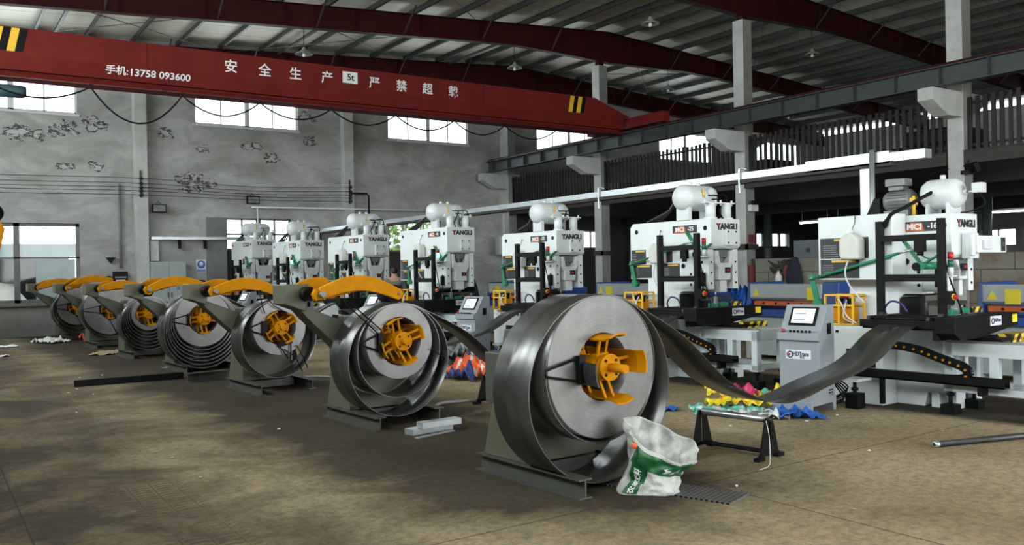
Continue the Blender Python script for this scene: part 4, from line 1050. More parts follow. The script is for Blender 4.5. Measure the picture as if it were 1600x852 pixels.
for k in range(1, 7):
    c = copy_tree(p0); c.location = (PRS[k][0]-.42, PRS[k][1]+.98, 0); c['label'] = 'orange pump in a yellow cage beside the %s press from the camera' % ROWS[k]

# ---- plastic jerrycans hung on the presses
def jerry(loc, lab):
    t = thing('jerrycan', loc, A, lab, 'jerrycan', 'jerrycans hung on the presses')
    MB().prism([(0, 0), (.22, .0), (.25, .05), (.25, .23), (.17, .30), (.08, .30), (0, .23)], 'x', -.16, -.012).build('can', 'jerry_plastic', t, bevel=.025, seg=3)
    MB().cyl((-.086, .12, .295), (-.086, .12, .345), .022, n=14).build('cap', 'label_white', t)
    MB().tube(spline([(-.086, .12, .34), (-.06, .10, .42), (-.02, .12, .50), (-.012, .12, .47)]), .005, 6).build('hanging_wire', 'dark_steel', t)
    MB().tube(spline([(-.09, .16, .02), (-.11, .20, -.15), (-.10, .14, -.32), (-.05, .0, -.5)]), .009, 6).build('drain_hose', 'label_white', t)
    return t
j0 = jerry((8.965, 6.02, 1.655), 'white plastic jerrycan hung on the flywheel cover of the nearest press')
for k in (1, 2, 3, 4, 5):
    c = copy_tree(j0); px, py = PRS[k]; a = .82
    c.location = (px-math.sin(A)*a-.002, py+math.cos(A)*a, DIM[KIND[k]][0]-.62); c['label'] = 'white plastic jerrycan hung on the side of the %s press from the camera' % ROWS[k]

# ---- roller stands that carry the sagging strips
def stand(loc, rz, lab):
    t = thing('roller_stand', (*loc, 0), rz, lab, 'roller stand', 'roller stands under the strips')
    for y in (0, .66):
        for s in (-1, 1):
            MB().prism([(s*.012, .34), (s*.05, .34), (s*.145, .03), (s*.015, .03)], 'y', y-.008, y+.008).build('leg', 'black', t)
        MB().box(-.20, y-.025, 0, -.10, y+.025, .03).box(.10, y-.025, 0, .20, y+.025, .03).box(-.15, y-.008, .03, .15, y+.008, .05).build('foot_plate', 'black', t)
    MB().cyl((0, .01, .325), (0, .65, .325), .03, n=20).build('roller', 'bright_steel', t)
    MB().cyl((0, -.03, .325), (0, .69, .325), .012, n=10).build('axle', 'dark_steel', t)
    MB().cyl((.03, 0, .055), (.03, .66, .055), .012, n=8).cyl((-.03, 0, .055), (-.03, .66, .055), .012, n=8).build('tie_bar', 'black', t)
    return t
s0 = stand((5.82, 4.84), R(9), 'black roller stand on open ground between the nearest coil and the printed sacks')
for k, (x, y) in ((1, (5.75, 8.35)), (2, (5.6, 11.8)), (3, (5.5, 15.2))):
    c = copy_tree(s0); c.location = (x, y, 0); c.rotation_euler = (0, 0, R(5)); c['label'] = 'black roller stand of the %s line, partly hidden by the coils' % ROWS[k]

# ------------------------------------------------------------------ overhead crane
t = thing('overhead_crane', (0, 19.5, 5.55), 0, 'red overhead crane girder spanning the hall with white painted characters', 'crane')
gx0, gx1 = -.40, 17.3
# box girder with tapered end, leaning web plates and bottom flange (local z from girder bottom)
MB().prism([(gx0-.1, .46), (17.48, .46), (17.48, .54), (16.2, .98), (gx0-.1, .98)], 'y', 0, .5).build('girder_box', 'crane_red', t)
MB().prism([(0, .46), (.12, .17), (.38, .17), (.5, .46)], 'x', gx0, 17.3).build('girder_web', 'crane_red', t)
MB().box(gx0, .02, .0, 17.3, .48, .025).box(gx0, .235, .025, 17.3, .265, .17).prism([(.02, .025), (.48, .025), (.40, .10), (.10, .10)], 'x', gx0, 17.3).build('girder_flange', 'crane_red', t)
m = MB()
for x in (.2, 4.05, 8.0, 12.4): m.box(x, -.004, .47, x+.012, 0, .97)
m.build('weld_seam', 'rafter_red', t)
for xe in (17.6, -.62):
    MB().box(xe-.13, -1.45, .20, xe+.13, 1.95, .50).build('end_carriage', 'crane_red', t, bevel=.01)
    for y in (-1.2, 1.7): MB().cyl((xe-.05, y, .295), (xe+.05, y, .295), .125, n=24).build('wheel', 'dark_steel', t)
for xc, col2 in ((1.48, 'black'), (15.5, 'black')):
    for q in range(4):
        x = xc+(q-2)*.14
        MB().prism([(x, .50), (x+.14, .50), (x+.24, .96), (x+.10, .96)], 'y', -.006, -.001).build('warning_stripe', ('yellow', 'black')[q % 2], t)
for ch, x in zip('安全生产', (5.80, 6.56, 7.28, 8.05)): MB().text(ch, .30, facing_south(x, -.004, .67), bold=.004).build('painted_character', 'text_white', t)
for ch, x in zip('严禁超载', (9.27, 10.0, 10.73, 11.48)): MB().text(ch, .30, facing_south(x, -.004, .67), bold=.004).build('painted_character', 'text_white', t)
p = MB().box(8.44, -.01, .61, 8.82, -.001, .88).build('capacity_plate', 'text_white', t)
MB().text('5t', .22, facing_south(8.64, -.013, .745), bold=.004).build('capacity_lettering', 'text_dark', p)
lean = Matrix.Translation((0, 0, 0))
def on_web(x, z): return Matrix.Translation((x, .12*(1-(z-.17)/.29)-.005, z)) @ Matrix.Rotation(PI/2+math.atan2(.12, .29), 4, 'X')
MB().text('手机:', .20, on_web(3.47, .34), bold=.003).build('phone_word', 'text_white', t)
MB().text('13758 093600', .205, on_web(4.32, .335), bold=.004, xs=1.05).build('phone_number', 'text_white', t)
# hoist under the girder, hook block and rope
h = thing('electric_hoist', (1.15, 19.7, 4.9), 0, 'dark teal electric hoist hanging under the left end of the crane girder', 'hoist')
MB().lathe([(0, .0), (.10, 0), (.125, .04), (.125, .42), (.10, .50), (0, .50)], (.16, -.15, .38), (1, 0, 0), 24).build('motor', 'motor_teal', h)
MB().cyl((-.75, 0, .38), (.12, 0, .38), .19, n=28).build('rope_drum', 'motor_teal', h)
MB().box(-.5, -.06, .50, -.2, .06, .80).box(-.5, -.22, .60, -.2, -.14, .78).box(-.55, -.24, .54, -.15, .24, .60).build('trolley', 'dark_steel', h, bevel=.01)
MB().box(.10, -.20, .18, .16, .18, .60).box(-.14, -.18, .02, -.02, .06, .30).build('end_plate', 'motor_teal', h, bevel=.01)
k = thing('hook_block', (1.19, 19.55, 1.88), 0, 'orange crane hook block hanging on its rope at the left edge', 'hook')
MB().cyl((0, 0, 1.1), (-.05, .15, 3.2), .012, n=8).cyl((.06, 0, 1.1), (.0, .15, 3.2), .012, n=8).build('wire_rope', 'dark_steel', k)
MB().lathe([(0, -.08), (.16, -.08), (.18, 0), (.16, .08), (0, .08)], (.02, 0, 1.02), (0, 1, 0), 28).build('sheave', 'black', k)
MB().prism([(-.17, .36), (.12, .30), (.20, .70), (.14, .86), (-.12, .86), (-.2, .7)], 'y', -.10, .10).build('casing', 'orange', k, bevel=.015)
MB().tube(spline([(0, 0, .34), (0, 0, .22), (.10, 0, .10), (.02, 0, -.02), (-.12, 0, .04), (-.13, 0, .14)]), .03, 10).build('hook', 'dark_steel', k)
# festoon cable
nodes_x = [1.0, 2.92, 4.69, 6.35, 8.03, 9.7, 11.35, 12.89, 14.6]
pts = []
for a, b in zip(nodes_x, nodes_x[1:]):
    sag = {2.92: .66, 4.69: .36}.get(a, .30)
    for q in range(12):
        s_ = q/12; pts.append((a+(b-a)*s_, 19.25, 5.44-4*sag*s_*(1-s_)))
fc = tag(MB().tube(pts+[(nodes_x[-1], 19.25, 5.44)], .018, 7).build('festoon_cable', 'black_rubber'), 'black festoon cable sagging in loops under the crane girder', 'cable')
for x in nodes_x: MB().box(x-.03, 19.23, 5.43, x+.03, 19.27, 5.50).build('cable_clip', 'black', fc)
MB().cyl((-.6, 19.25, 5.50), (17.2, 19.25, 5.50), .006, n=6).build('carrier_wire', 'dark_steel', fc)

# ------------------------------------------------------------------ pendant lamps
LAMPS = [(8.53, 22.2, 8.05, 7.44, 'pendant lamp over the crane girder, on the farther rafter, nearest to the left wall'),
         (15.27, 22.2, 8.45, 7.84, 'pendant lamp left of the short column top above the crane girder end'),
         (15.3, 16.2, 8.42, 7.74, 'highest pendant lamp in view, close to the top picture edge before the tall column'),
         (21.75, 22.2, 8.38, 7.82, 'pendant lamp between the two column tops, hanging dark under the rafter'),
         (21.69, 16.2, 8.35, 7.74, 'pendant lamp right of the tall column, over the dark roof bay'),
         (28.2, 22.2, 8.07, 7.40, 'small dark pendant lamp over the mezzanine railing')]
def lamp(x, y, z1, z0, lab):
    t = thing('pendant_lamp', (x, y, z0), 0, lab, 'lamp', 'pendant lamps')
    z1 = rafter_bot(x)-.01
    MB().cyl((0, 0, .16), (0, 0, z1-z0), .008, n=6).build('suspension_rod', 'black', t)
    MB().lathe([(.03, .17), (.05, .12), (.07, .09), (.20, .01), (.235, -.02), (.228, -.022), (.19, 0), (.06, .08), (.0, .09)], (0, 0, 0), (0, 0, 1), 28).build('lamp_shade', 'lamp_enamel', t)
    MB().lathe([(0, -.09), (.035, -.08), (.045, -.04), (.03, .03), (.028, .08)], (0, 0, 0), (0, 0, 1), 16).build('bulb', 'white_lens', t)
for q in LAMPS: lamp(*q)

# ------------------------------------------------------------------ mezzanine railings of upright steel strips
for i, (a, b) in enumerate(((4.41, 10.05), (10.41, 16.02), (16.38, 22.05), (22.41, 27.9))):
    t = thing('mezzanine_railing', (CX+.14, a, 3.96), 0, ('dark slatted railing at the right edge beyond the nearest column', 'dark slatted railing between the two nearer tall columns', 'dark slatted railing between the second and third column', 'dark slatted railing between the far column and the far wall')[i], 'railing', 'mezzanine railings')
    Ln = b-a; H = 1.16
    MB().box(.03, 0, .12, .06, Ln, .17).box(.03, 0, H-.14, .06, Ln, H-.09).build('rail', 'fence_dark', t)
    n = int(Ln/.165); rl = random.Random(i)
    for q in range(n):
        y = .06+q*(Ln-.12)/(n-1)-.045; w = rl.uniform(.075, .10); z = rl.uniform(-.01, .03)
        MB().box(0, y, .02, .03, y+w, H+z).build('slat', 'fence_dark', t)
# goods stored on the mezzanine
for i, (x, y, w, d, h, lab) in enumerate(((20.4, 16.9, 1.6, 1.4, .78, 'dark covered stack on the mezzanine behind the railing, nearer one'), (20.6, 19.0, 1.5, 1.9, .62, 'dark covered stack on the mezzanine behind the railing, farther one'), (20.6, 11.3, 1.6, 2.6, .95, 'long dark stack on the mezzanine between the two nearer columns'), (20.4, 23.4, 1.3, 2.6, .7, 'dark stack on the mezzanine beside the far wall'), (20.5, 5.2, 1.6, 3.0, .9, 'dark stack on the mezzanine at the right picture edge'))):
    t = thing('stacked_goods', (x, y, 3.96), 0, lab, 'stack', 'stacks on the mezzanine')
    MB().box(0, 0, .0, w, d, .12).build('pallet', 'wood_dark', t)
    m = MB(); rl = random.Random(i+5)
    m.box(.05, .05, .12, w-.05, d-.05, h*.6); m.box(.15, .1, h*.6, w-.2, d*.6, h)
    m.build('cover', 'plastic_grey' if i % 2 else 'fence_dark', t, bevel=.05)

# ------------------------------------------------------------------ galvanised tray above the presses
t = thing('cable_trunking', (11.0, 0, 0), 0, 'long galvanised trunking running above the row of presses to the far wall', 'trunking')
MB().box(-.09, 6.75, 2.99, .09, 27.98, 3.095).build('channel', 'galvanised', t)
MB().box(-.10, 6.9, 2.93, .10, 27.98, 2.99).build('carrier_angle', 'channel_brown', t)
MB().box(-.10, 6.95, 2.965, .10, 8.3, 3.13).box(-.08, 6.45, 2.98, .08, 6.95, 3.10).build('cover', 'galvanised', t)
MB().box(-.06, 7.28, 0, .06, 7.42, 2.95).box(-.2, 7.15, 0, .2, 7.55, .015).build('post', 'galvanised', t)
MB().cyl((-.14, 7.18, 1.2), (-.14, 7.18, 3.16), .035, n=14).build('conduit', 'galvanised', t)
for y in (9.55, 13.05): MB().tube(spline([(-.11, y, 2.75), (-.12, y, 3.10), (-.10, y-.02, 3.17), (-.02, y-.06, 3.15)]), .017, 8).build('conduit_drop', 'galvanised', t)
MB().prism([(-.02, 2.93), (.02, 2.93), (.02, 2.55), (-.02, 2.55)], 'y', 27.4, 27.98).build('wall_bracket', 'dark_steel', t)

# ------------------------------------------------------------------ far wall fittings
for i, z in enumerate((4.54, 4.39, 4.27, 4.17, 4.05)):
    pts = [(X0, 27.55, z-.02), (2, 27.55, z-.05), (5.45, 27.55, z), (8.8, 27.55, z-.13+.02*i), (12.15, 27.55, z-.01)]
    tag(MB().tube(spline(pts, 8), .008, 6).build('power_line', 'black_rubber'), 'thin dark wire along the far wall, %s of five' % ('topmost', 'second from the top', 'middle one', 'second from the bottom', 'lowest')[i], 'wire', 'wires along the far wall')
for x, lab in ((5.5, 'rack of dark insulators on the left pilaster of the far wall'), (12.15, 'rack of dark insulators on the right pilaster of the far wall')):
    t = thing('insulator_rack', (x, 27.68, 3.98), 0, lab, 'insulator', 'insulator racks')
    MB().box(-.025, -.04, 0, .025, 0, .8).build('bracket', 'dark_steel', t)
    for z in (.56, .41, .29, .19, .07): MB().lathe([(0, .0), (.05, .0), (.05, .03), (.03, .045), (.055, .06), (.05, .09), (0, .1)], (0, -.03, z), (0, -1, 0), 14).build('insulator', 'dark_steel', t)
for x, z, lab in ((6.03, 3.68, 'black floodlight on the far wall right of the left pilaster'), (8.88, 4.02, 'black floodlight on the far wall over the window behind the farthest press')):
    t = thing('floodlight', (x, 27.98, z), 0, lab, 'floodlight', 'wall floodlights')
    MB().box(-.20, -.26, -.13, .20, -.16, .13).build('housing', 'black', t, bevel=.01)
    MB().box(-.17, -.265, -.10, .17, -.26, .10).build('lens', 'plastic_grey', t)
    MB().box(-.03, -.17, -.03, .03, 0, .03).tube([(-.2, -.2, 0), (0, -.05, .22), (.2, -.2, 0)], .01, 6).build('bracket', 'black', t)
t = thing('floodlight', (18.36, 9.98, 3.50), R(60), 'dark floodlight clamped to the nearest concrete column', 'floodlight')
MB().box(-.22, -.25, -.10, .22, -.13, .12, M=Matrix.Rotation(R(-25), 4, 'X')).build('housing', 'black', t, bevel=.015)
MB().box(-.04, -.2, -.04, .04, .05, .04).tube([(-.05, 0, .1), (-.10, -.05, .25)], .015, 6).build('bracket', 'black', t)
MB().tube(spline([(.2, -.15, .1), (.45, .1, .12), (.7, .35, .02)]), .012, 6).build('cable', 'black', t)
def on_wall(name, mb, mat, lab, cat, bevel=0): return tag(mb.build(name, mat, None, bevel), lab, cat)
t = thing('wall_shelf', (0, 27.98, 2.73), 0, 'long pale narrow shelf on brackets along the far wall', 'shelf')
MB().box(5.78, -.26, 0, 9.3, 0, .10).build('board', 'galvanised', t, bevel=.008)
for x in (6.6, 7.36, 8.6): MB().box(x, -.22, -.26, x+.05, -.001, 0).build('bracket', 'black', t)
on_wall('cable_duct', MB().box(5.78, 27.88, 2.10, 6.02, 27.98, 2.72), 'frame_white', 'short pale duct between wall shelf and grey electrical cabinet', 'duct', .008)
t = thing('electrical_cabinet', (5.72, 27.45, 0), 0, 'grey two-door electrical cabinet against the far wall under the shelf', 'electrical cabinet')
MB().box(0, 0, .05, .98, .5, 2.07).box(.05, .03, 0, .93, .45, .05).build('body', 'box_grey', t, bevel=.01)
for x0 in (.01, .50):
    d = MB().box(x0, -.02, .10, x0+.47, -.001, 2.05).build('door', 'box_grey', t, bevel=.006)
    MB().prism([(x0+.17, 1.22), (x0+.31, 1.22), (x0+.24, 1.36)], 'y', -.024, -.020).build('warning_triangle', 'plastic_grey', d)
    MB().box(x0+(.42 if x0 < .2 else .03), -.04, 1.0, x0+(.45 if x0 < .2 else .06), -.02, 1.15).build('handle', 'dark_steel', d)
t = thing('safety_sign', (7.28, 27.96, 1.93), 0, 'small white safety sign with blue mask pictogram beside the grey door', 'sign')
MB().box(-.15, 0, -.20, .15, .015, .20).build('panel', 'label_white', t)
MB().cyl((0, -.004, .05), (0, 0, .05), .125, n=32).build('blue_disc', 'label_blue', t)
MB().ellip((0, -.006, .065), .06, .004, .07).box(-.055, -.010, .0, .055, -.005, .05).build('mask_pictogram', 'label_white', t)
MB().box(-.055, -.014, .005, .055, -.010, .018).box(-.055, -.014, .03, .055, -.010, .04).build('mask_lines', 'label_blue', t)
MB().box(-.13, -.004, -.17, .13, 0, -.105).build('text_band', 'label_blue', t)
MB().text('必须戴防护', .048, facing_south(0, -.006, -.138), depth=.002).build('sign_lettering', 'label_white', t)
on_wall('conduit_pipe', MB().cyl((4.96, 27.93, 1.9), (4.96, 27.93, 4.38), .035, n=12), 'frame_grey', 'grey upright conduit on the left part of the far wall', 'conduit')
t = thing('socket_box', (4.93, 27.98, 1.38), 0, 'dark open switch box at the foot of the upright conduit', 'switch box')
MB().box(-.20, -.14, -.02, .20, 0, .42).build('body', 'black', t, bevel=.01)
MB().box(-.13, -.15, .03, .13, -.14, .17).build('paper_label', 'label_white', t)
MB().box(-.16, -.16, .22, .16, -.14, .27).build('cover_rib', 'plastic_grey', t)
on_wall('triangular_plate', MB().prism([(4.55, 2.22), (4.82, 2.22), (4.685, 2.04)], 'y', 27.86, 27.98), 'black', 'small black triangular plate on the far wall left of the conduit', 'wall plate')
t = thing('wall_pipe', (0, 27.7, 3.80), 0, 'thin white pipe along the far wall above the presses', 'pipe')
MB().cyl((8.8, 0, -.02), (17.9, 0, .04), .028, n=10).build('run', 'frame_white', t)
MB().cyl((9.0, 0, -.02), (9.0, 0, -1.0), .028, n=10).build('drop', 'frame_white', t)
for x in (9.6, 12.15, 15.2, 17.5): MB().box(x-.02, 0, -.02, x+.02, .28 if abs(x-12.15) > .3 else -.02+.02, .02).build('clip', 'dark_steel', t)
on_wall('conduit_pipe', MB().tube([(12.2, 27.6, 4.33), (12.75, 27.6, 4.33), (12.82, 27.6, 4.27), (12.82, 27.6, 2.6)], .03, 8), 'black', 'dark bent conduit right of the right insulator rack', 'conduit')
on_wall('conduit_pipe', MB().cyl((18.2, 27.35, 2.9), (18.2, 27.35, 3.75), .03, n=10), 'frame_white', 'white upright conduit above the pale switch cabinet by the far column', 'conduit')
t = thing('switch_cabinet', (18.0, 27.2, 2.2), 0, 'pale wall cabinet at the far column right of the fourth press', 'switch cabinet')
MB().box(-.15, 0, 0, .62, .24, .72).build('body', 'box_grey', t, bevel=.012)
MB().box(-.12, -.012, .03, .59, 0, .69).cyl((.50, -.025, .4), (.50, -.012, .4), .02, n=12).build('door', 'frame_white', t, bevel=.005)
t = thing('cable_loop', (17.5, 26.9, 0), 0, 'black cable drooping from the pale switch cabinet to the ground', 'cable')
MB().tube(spline([(.75, .35, 2.2), (.75, .2, 1.7), (.3, .0, 1.1), (-.5, -.3, .6), (-1.0, -.6, .05)]), .03, 8).build('cable_run', 'black_rubber', t)
on_wall('plywood_board', MB().box(8.25, 27.80, 0, 9.55, 27.84, 2.25, M=None), 'board_tan', 'tan board leaning behind the farthest press', 'board')

# column fittings
for (y, lab) in ((16.02, 'second column from the camera'), (22.05, 'third column from the camera')):
    on_wall('rusty_clamp', MB().box(CX-.06, y-.06, 2.05, CX+.42, y-.002, 2.20).box(CX-.06, y-.06, 2.05, CX-.002, y+.38, 2.20).cyl((CX+.4, y-.03, 2.12), (CX+.95, y-.03, 2.12), .02, n=8), 'channel_brown', 'rusty clamp with a rod around the ' + lab, 'clamp')
t = thing('emergency_light', (CX+.05, 16.0, 3.08), 0, 'twin-head emergency light on the second column from the camera', 'light')
MB().box(0, -.12, 0, .3, 0, .18).build('box', 'jerry_plastic', t, bevel=.01)
for x in (.07, .23): MB().cyl((x, -.10, .24), (x, -.2, .22), .055, n=16).build('lamp_head', 'black', t)
t = thing('hydrant_box', (CX+.33, 15.86, 1.17), 0, 'dark red box on the second column from the camera', 'box')
MB().box(-.30, .0, 0, .0, .155, .45).build('body', 'fire_red', t, bevel=.01)
MB().box(-.27, -.01, .03, -.03, 0, .42).build('door', 'fire_red', t)
MB().box(CX-.03, 15.96, 2.3, CX+.3, 16.0, 2.6)
on_wall('notice_plate', MB().box(CX+.08, 15.985, 2.22, CX+.34, 16.015, 2.46), 'fire_red', 'small dark red notice on the second column from the camera', 'notice')
t = thing('standing_panel', (17.6, 16.9, 0), R(-78), 'tall white roll-up panel standing behind the second press', 'panel')
MB().box(0, 0, .03, .62, .03, 1.95).build('panel', 'label_white', t)
MB().box(.1, -.05, 0, .5, .08, .03).build('stand_foot', 'frame_grey', t)
MB().cyl((.45, -.004, 1.15), (.45, 0, 1.15), .07, n=20).build('blue_emblem', 'label_blue', t)

# ------------------------------------------------------------------ plate shears behind the presses
def shear(loc, ln, lab):
    t = thing('plate_shear', (*loc, 0), 0, lab, 'plate shear', 'plate shears behind the presses')
    # faces west (-x), length along +y
    MB().prism([(.06, 1.02), (.0, 1.06), (.0, 1.29), (.25, 1.29), (.25, 1.02)], 'y', 0, ln).build('top_beam', 'shear_grey', t, bevel=.008)
    for y in (-.30, ln):
        MB().prism([(-.08, .74), (1.2, .74), (1.2, 1.15), (.9, 1.32), (.05, 1.32), (.0, .95), (-.08, .82)], 'y', y, y+.30 if y < 0 else y+.08).build('side_frame', 'shear_blue', t, bevel=.01)
        MB().box(-.04, y, 0, 1.2, y+.30 if y < 0 else y+.08, .738).build('leg', 'shear_grey', t, bevel=.01)
    hb = MB().box(.04, .05, .92, .20, ln-.05, 1.0).build('blade_holder', 'orange_red', t, bevel=.005)
    b = MB(); q = .15
    while q < ln-.1: b.cyl((.03, q, .96), (.045, q, .96), .02, n=10); q += .26
    b.build('bolt', 'black', hb)
    MB().box(-.10, 0, .74, .6, ln, .86).build('table', 'shear_blue', t, bevel=.008)
    MB().box(-.02, 0, .08, .5, ln, .74).build('apron', 'shear_grey', t)
    MB().box(-.006, .08 if ln < 2 else ln-.5, 1.03, 0, .27 if ln < 2 else ln-.3, 1.23).build('caution_label', 'label_yellow', t)
    tr = MB().prism([(ln-.20, 1.09), (ln-.06, 1.09), (ln-.13, 1.21)], 'x', -.006, 0).build('warning_triangle', 'label_yellow', t)
    return t
shear((12.0, 8.88), 1.45, 'grey, blue and orange plate shear between the two nearest presses')
shear((12.0, 3.3), 3.0, 'grey, blue and orange plate shear at the right edge behind the nearest press')
shear((12.0, 12.2), 2.3, 'grey and blue plate shear between the second and third press')
shear((12.0, 16.6), 2.2, 'grey and blue plate shear between the third and fourth press')

# ------------------------------------------------------------------ right-hand bay, ground level
for i, (x, y, l) in enumerate(((25, 19.3, 1.2), (25, 17.9, 1.2), (25, 12.9, 1.3), (25, 11.4, 1.3))):
    t = thing('tube_light', (x, y-l, 2.98+.06*(i == 0)), 0, ('glowing fluorescent tube under the mezzanine, left of the nearest press', 'glowing fluorescent tube under the mezzanine, just left of the nearest press housing', 'glowing fluorescent tube under the mezzanine, right of the nearest press', 'glowing fluorescent tube under the mezzanine at the right picture edge')[i], 'tube light', 'fluorescent tubes under the mezzanine')
    MB().box(-.05, 0, .03, .05, l, .08).cyl((0, .1, .08), (0, .1, .74), .006, n=6).cyl((0, l-.1, .08), (0, l-.1, .74), .006, n=6).build('fitting', 'frame_white', t)
    MB().cyl((0, .02, .0), (0, l-.02, .0), .025, n=12).build('tube', 'lamp_tube', t)
for i in range(5):
    y = 15.35-i*1.02
    t = thing('wrapped_crate', (19.6, y-.92, 0), 0, 'tall grey wrapped crate behind the block wall, %s from the left' % ('first', 'second', 'third', 'fourth', 'fifth')[i], 'crate', 'grey crates behind the block wall')
    MB().box(0, 0, .14, .9, .92, 2.27-.04*i).build('wrapping', 'crate_grey', t, bevel=.02)
    MB().box(0, 0, 0, .1, .92, .14).box(.8, 0, 0, .9, .92, .14).build('skid', 'wood_dark', t)
    MB().box(-.006, .40, 1.95, 0, .52, 2.05).build('mark', 'text_dark', t)
t = thing('hanging_jacket', (18.60, 14.5, 1.1), 0, 'dark navy jacket with red sleeve hung on the block wall', 'jacket')
m = MB(); prof = [(0, .0, .22), (.12, -.02, .25), (.35, -.03, .22), (.52, -.02, .16), (.60, -.01, .10), (.68, 0, .09), (.72, 0, .02)]
vs = []; fs = []; n = 14
for z, x, r in prof:
    for k in range(n):
        a = 2*PI*k/n; vs.append((x-.06+.085*math.cos(a)*(1+.25*math.sin(5*a+z*9)), r*math.sin(a)*(1+.08*math.sin(4*a+z*14)), z))
for i in range(len(prof)-1):
    for k in range(n): fs.append((i*n+k, i*n+(k+1) % n, (i+1)*n+(k+1) % n, (i+1)*n+k))
m.add(vs, fs, True).build('garment', 'cloth_navy', t)
MB().tube(spline([(-.05, .20, .52), (-.08, .27, .36), (-.06, .26, .18)]), .06, 10).build('sleeve', 'fire_red', t)['label'] = 'dark red sleeve'
t = thing('cable_bundle', (18.58, 14.95, 1.15), 0, 'tangle of dark cable with a pale bottle hung on the block wall', 'cable')
rl = random.Random(11); m = MB()
for q in range(7):
    c = [(rl.uniform(-.1, .0), rl.uniform(-.35, .35), .35+rl.uniform(-.1, .25)) for _ in range(5)]; m.tube(spline(c, 6), .022, 6)
m.build('coil_of_cable', 'wood_dark', t)
MB().lathe([(0, 0), (.08, 0), (.095, .05), (.09, .16), (.04, .24), (.03, .30), (0, .30)], (-.11, 0, .02), (0, 0, 1), 16).build('bottle', 'jerry_plastic', t)

# crumpled sheets and sacks
from mathutils import noise as mn
def crumple(name, c, sx, sy, rz, mat, lab, cat, h=.10, seed=0, group=None, fold=2.5, z0=.004, mats=None, pick=None, res=26, plateau=False):
    vs = []; fs = []; ca, sa = math.cos(rz), math.sin(rz); mi = []
    for i in range(res+1):
        for j in range(res+1):
            u, v = i/res-.5, j/res-.5
            p = Vector((u*fold*sx*2+seed*7.3, v*fold*sy*2, seed*3.1))
            w = 1-max(abs(u), abs(v))*1.2
            d = abs(mn.noise(p*1.6))*1.2 + abs(mn.noise(p*3.7))*.45 + .5*abs(mn.noise(p*8))*.3
            e = 1 + .16*mn.noise(Vector((u*5+seed, v*5, 2)))
            x, y = u*sx*e, v*sy*e
            z = z0 + max(0, h*(d*.8+.35*w))
            if plateau: z = z0 + h*(.85*min(1, (.5-max(abs(u), abs(v)))*5)+.12*d)
            vs.append((x*ca-y*sa, x*sa+y*ca, z))
    for i in range(res):
        for j in range(res):
            a = i*(res+1)+j; fs.append((a, a+res+1, a+res+2, a+1))
            mi.append(pick(i/res-.5, j/res-.5) if pick else 0)
    zm = min(v[2] for v in vs)-.003; vs = [(v[0], v[1], v[2]-zm) for v in vs]
    m = MB().add(vs, fs, True); m.mi = mi
    o = m.build(name, mats or mat, loc=(c[0], c[1], c[2] if len(c) > 2 else 0))
    s = o.modifiers.new('thickness', 'SOLIDIFY'); s.thickness = .004
    return tag(o, lab, cat, group)
G1 = 'printed plastic sacks in a pile before the nearest control cabinet'
crumple('plastic_sack', (7.36, 6.66), .78, .52, R(-35), 'plastic_teal', 'teal and white printed sack at the left of the pile under the nearest strip', 'sack', .11, 1, G1, mats=['plastic_teal', 'plastic_white'], pick=lambda u, v: 1 if math.sin(u*26+v*9) > .45 else 0)
crumple('plastic_sack', (7.52, 6.66, .06), .70, .30, R(-48), 'plastic_yellow', 'yellow sack with orange print across the middle of the pile', 'sack', .12, 2, G1, mats=['plastic_yellow', 'plastic_orange'], pick=lambda u, v: 1 if (abs(v) < .12 and math.sin(u*40) > .2) else 0)
crumple('plastic_sack', (7.62, 6.86, .14), .55, .34, R(-40), 'plastic_pink', 'pink and yellow sack on top of the pile of printed sacks', 'sack', .16, 3, G1, mats=['plastic_pink', 'plastic_yellow'], pick=lambda u, v: 1 if u < -.12 else 0)
crumple('plastic_sack', (8.35, 7.05, .0), .80, .45, R(-45), 'plastic_teal', 'yellow and teal sack lying behind the strip by the levelling feet', 'sack', .20, 4, G1, mats=['plastic_yellow', 'plastic_teal'], pick=lambda u, v: 1 if u < -.2 or v > .3 else 0)
crumple('plastic_sack', (7.42, 6.28), .55, .42, R(-50), 'plastic_white', 'torn white and dark sack before the yellow one in the pile', 'sack', .11, 6, G1, mats=['plastic_white', 'plastic_grey', 'plastic_teal'], pick=lambda u, v: 1 if math.sin(u*18-v*12) > .2 else (2 if v > .2 else 0))
crumple('tarpaulin', (7.62, 6.0), .58, .36, R(-35), 'plastic_blue', 'folded blue tarpaulin at the right end of the sack pile', 'tarpaulin', .14, 5, mats=['plastic_blue', 'plastic_white'], pick=lambda u, v: 1 if u < -.36 else 0)
crumple('plastic_scrap', (6.95, 7.15), .22, .16, R(20), 'plastic_blue', 'small blue scrap left of the sack pile behind the roller stand', 'scrap', .06, 9)
G2 = 'orange and navy sacks beyond the nearest coil'
crumple('plastic_sack', (6.98, 11.35), 1.15, .90, R(15), 'plastic_orange', 'orange sack with navy end fanned open beyond the nearest uncoiler', 'sack', .34, 12, G2, mats=['plastic_orange', 'plastic_navy', 'plastic_white'], pick=lambda u, v: 1 if u < -.40 or u > .38 else (2 if math.sin(v*24) > .8 else 0))
crumple('plastic_sack', (7.75, 11.75, .05), 1.2, .95, R(-10), 'plastic_navy', 'navy blue printed sack behind the orange one', 'sack', .36, 13, G2, mats=['plastic_navy', 'plastic_orange', 'plastic_white'], pick=lambda u, v: 1 if (u > .30 or v < -.35) else (2 if math.sin(u*31+v*17) > .93 else 0))
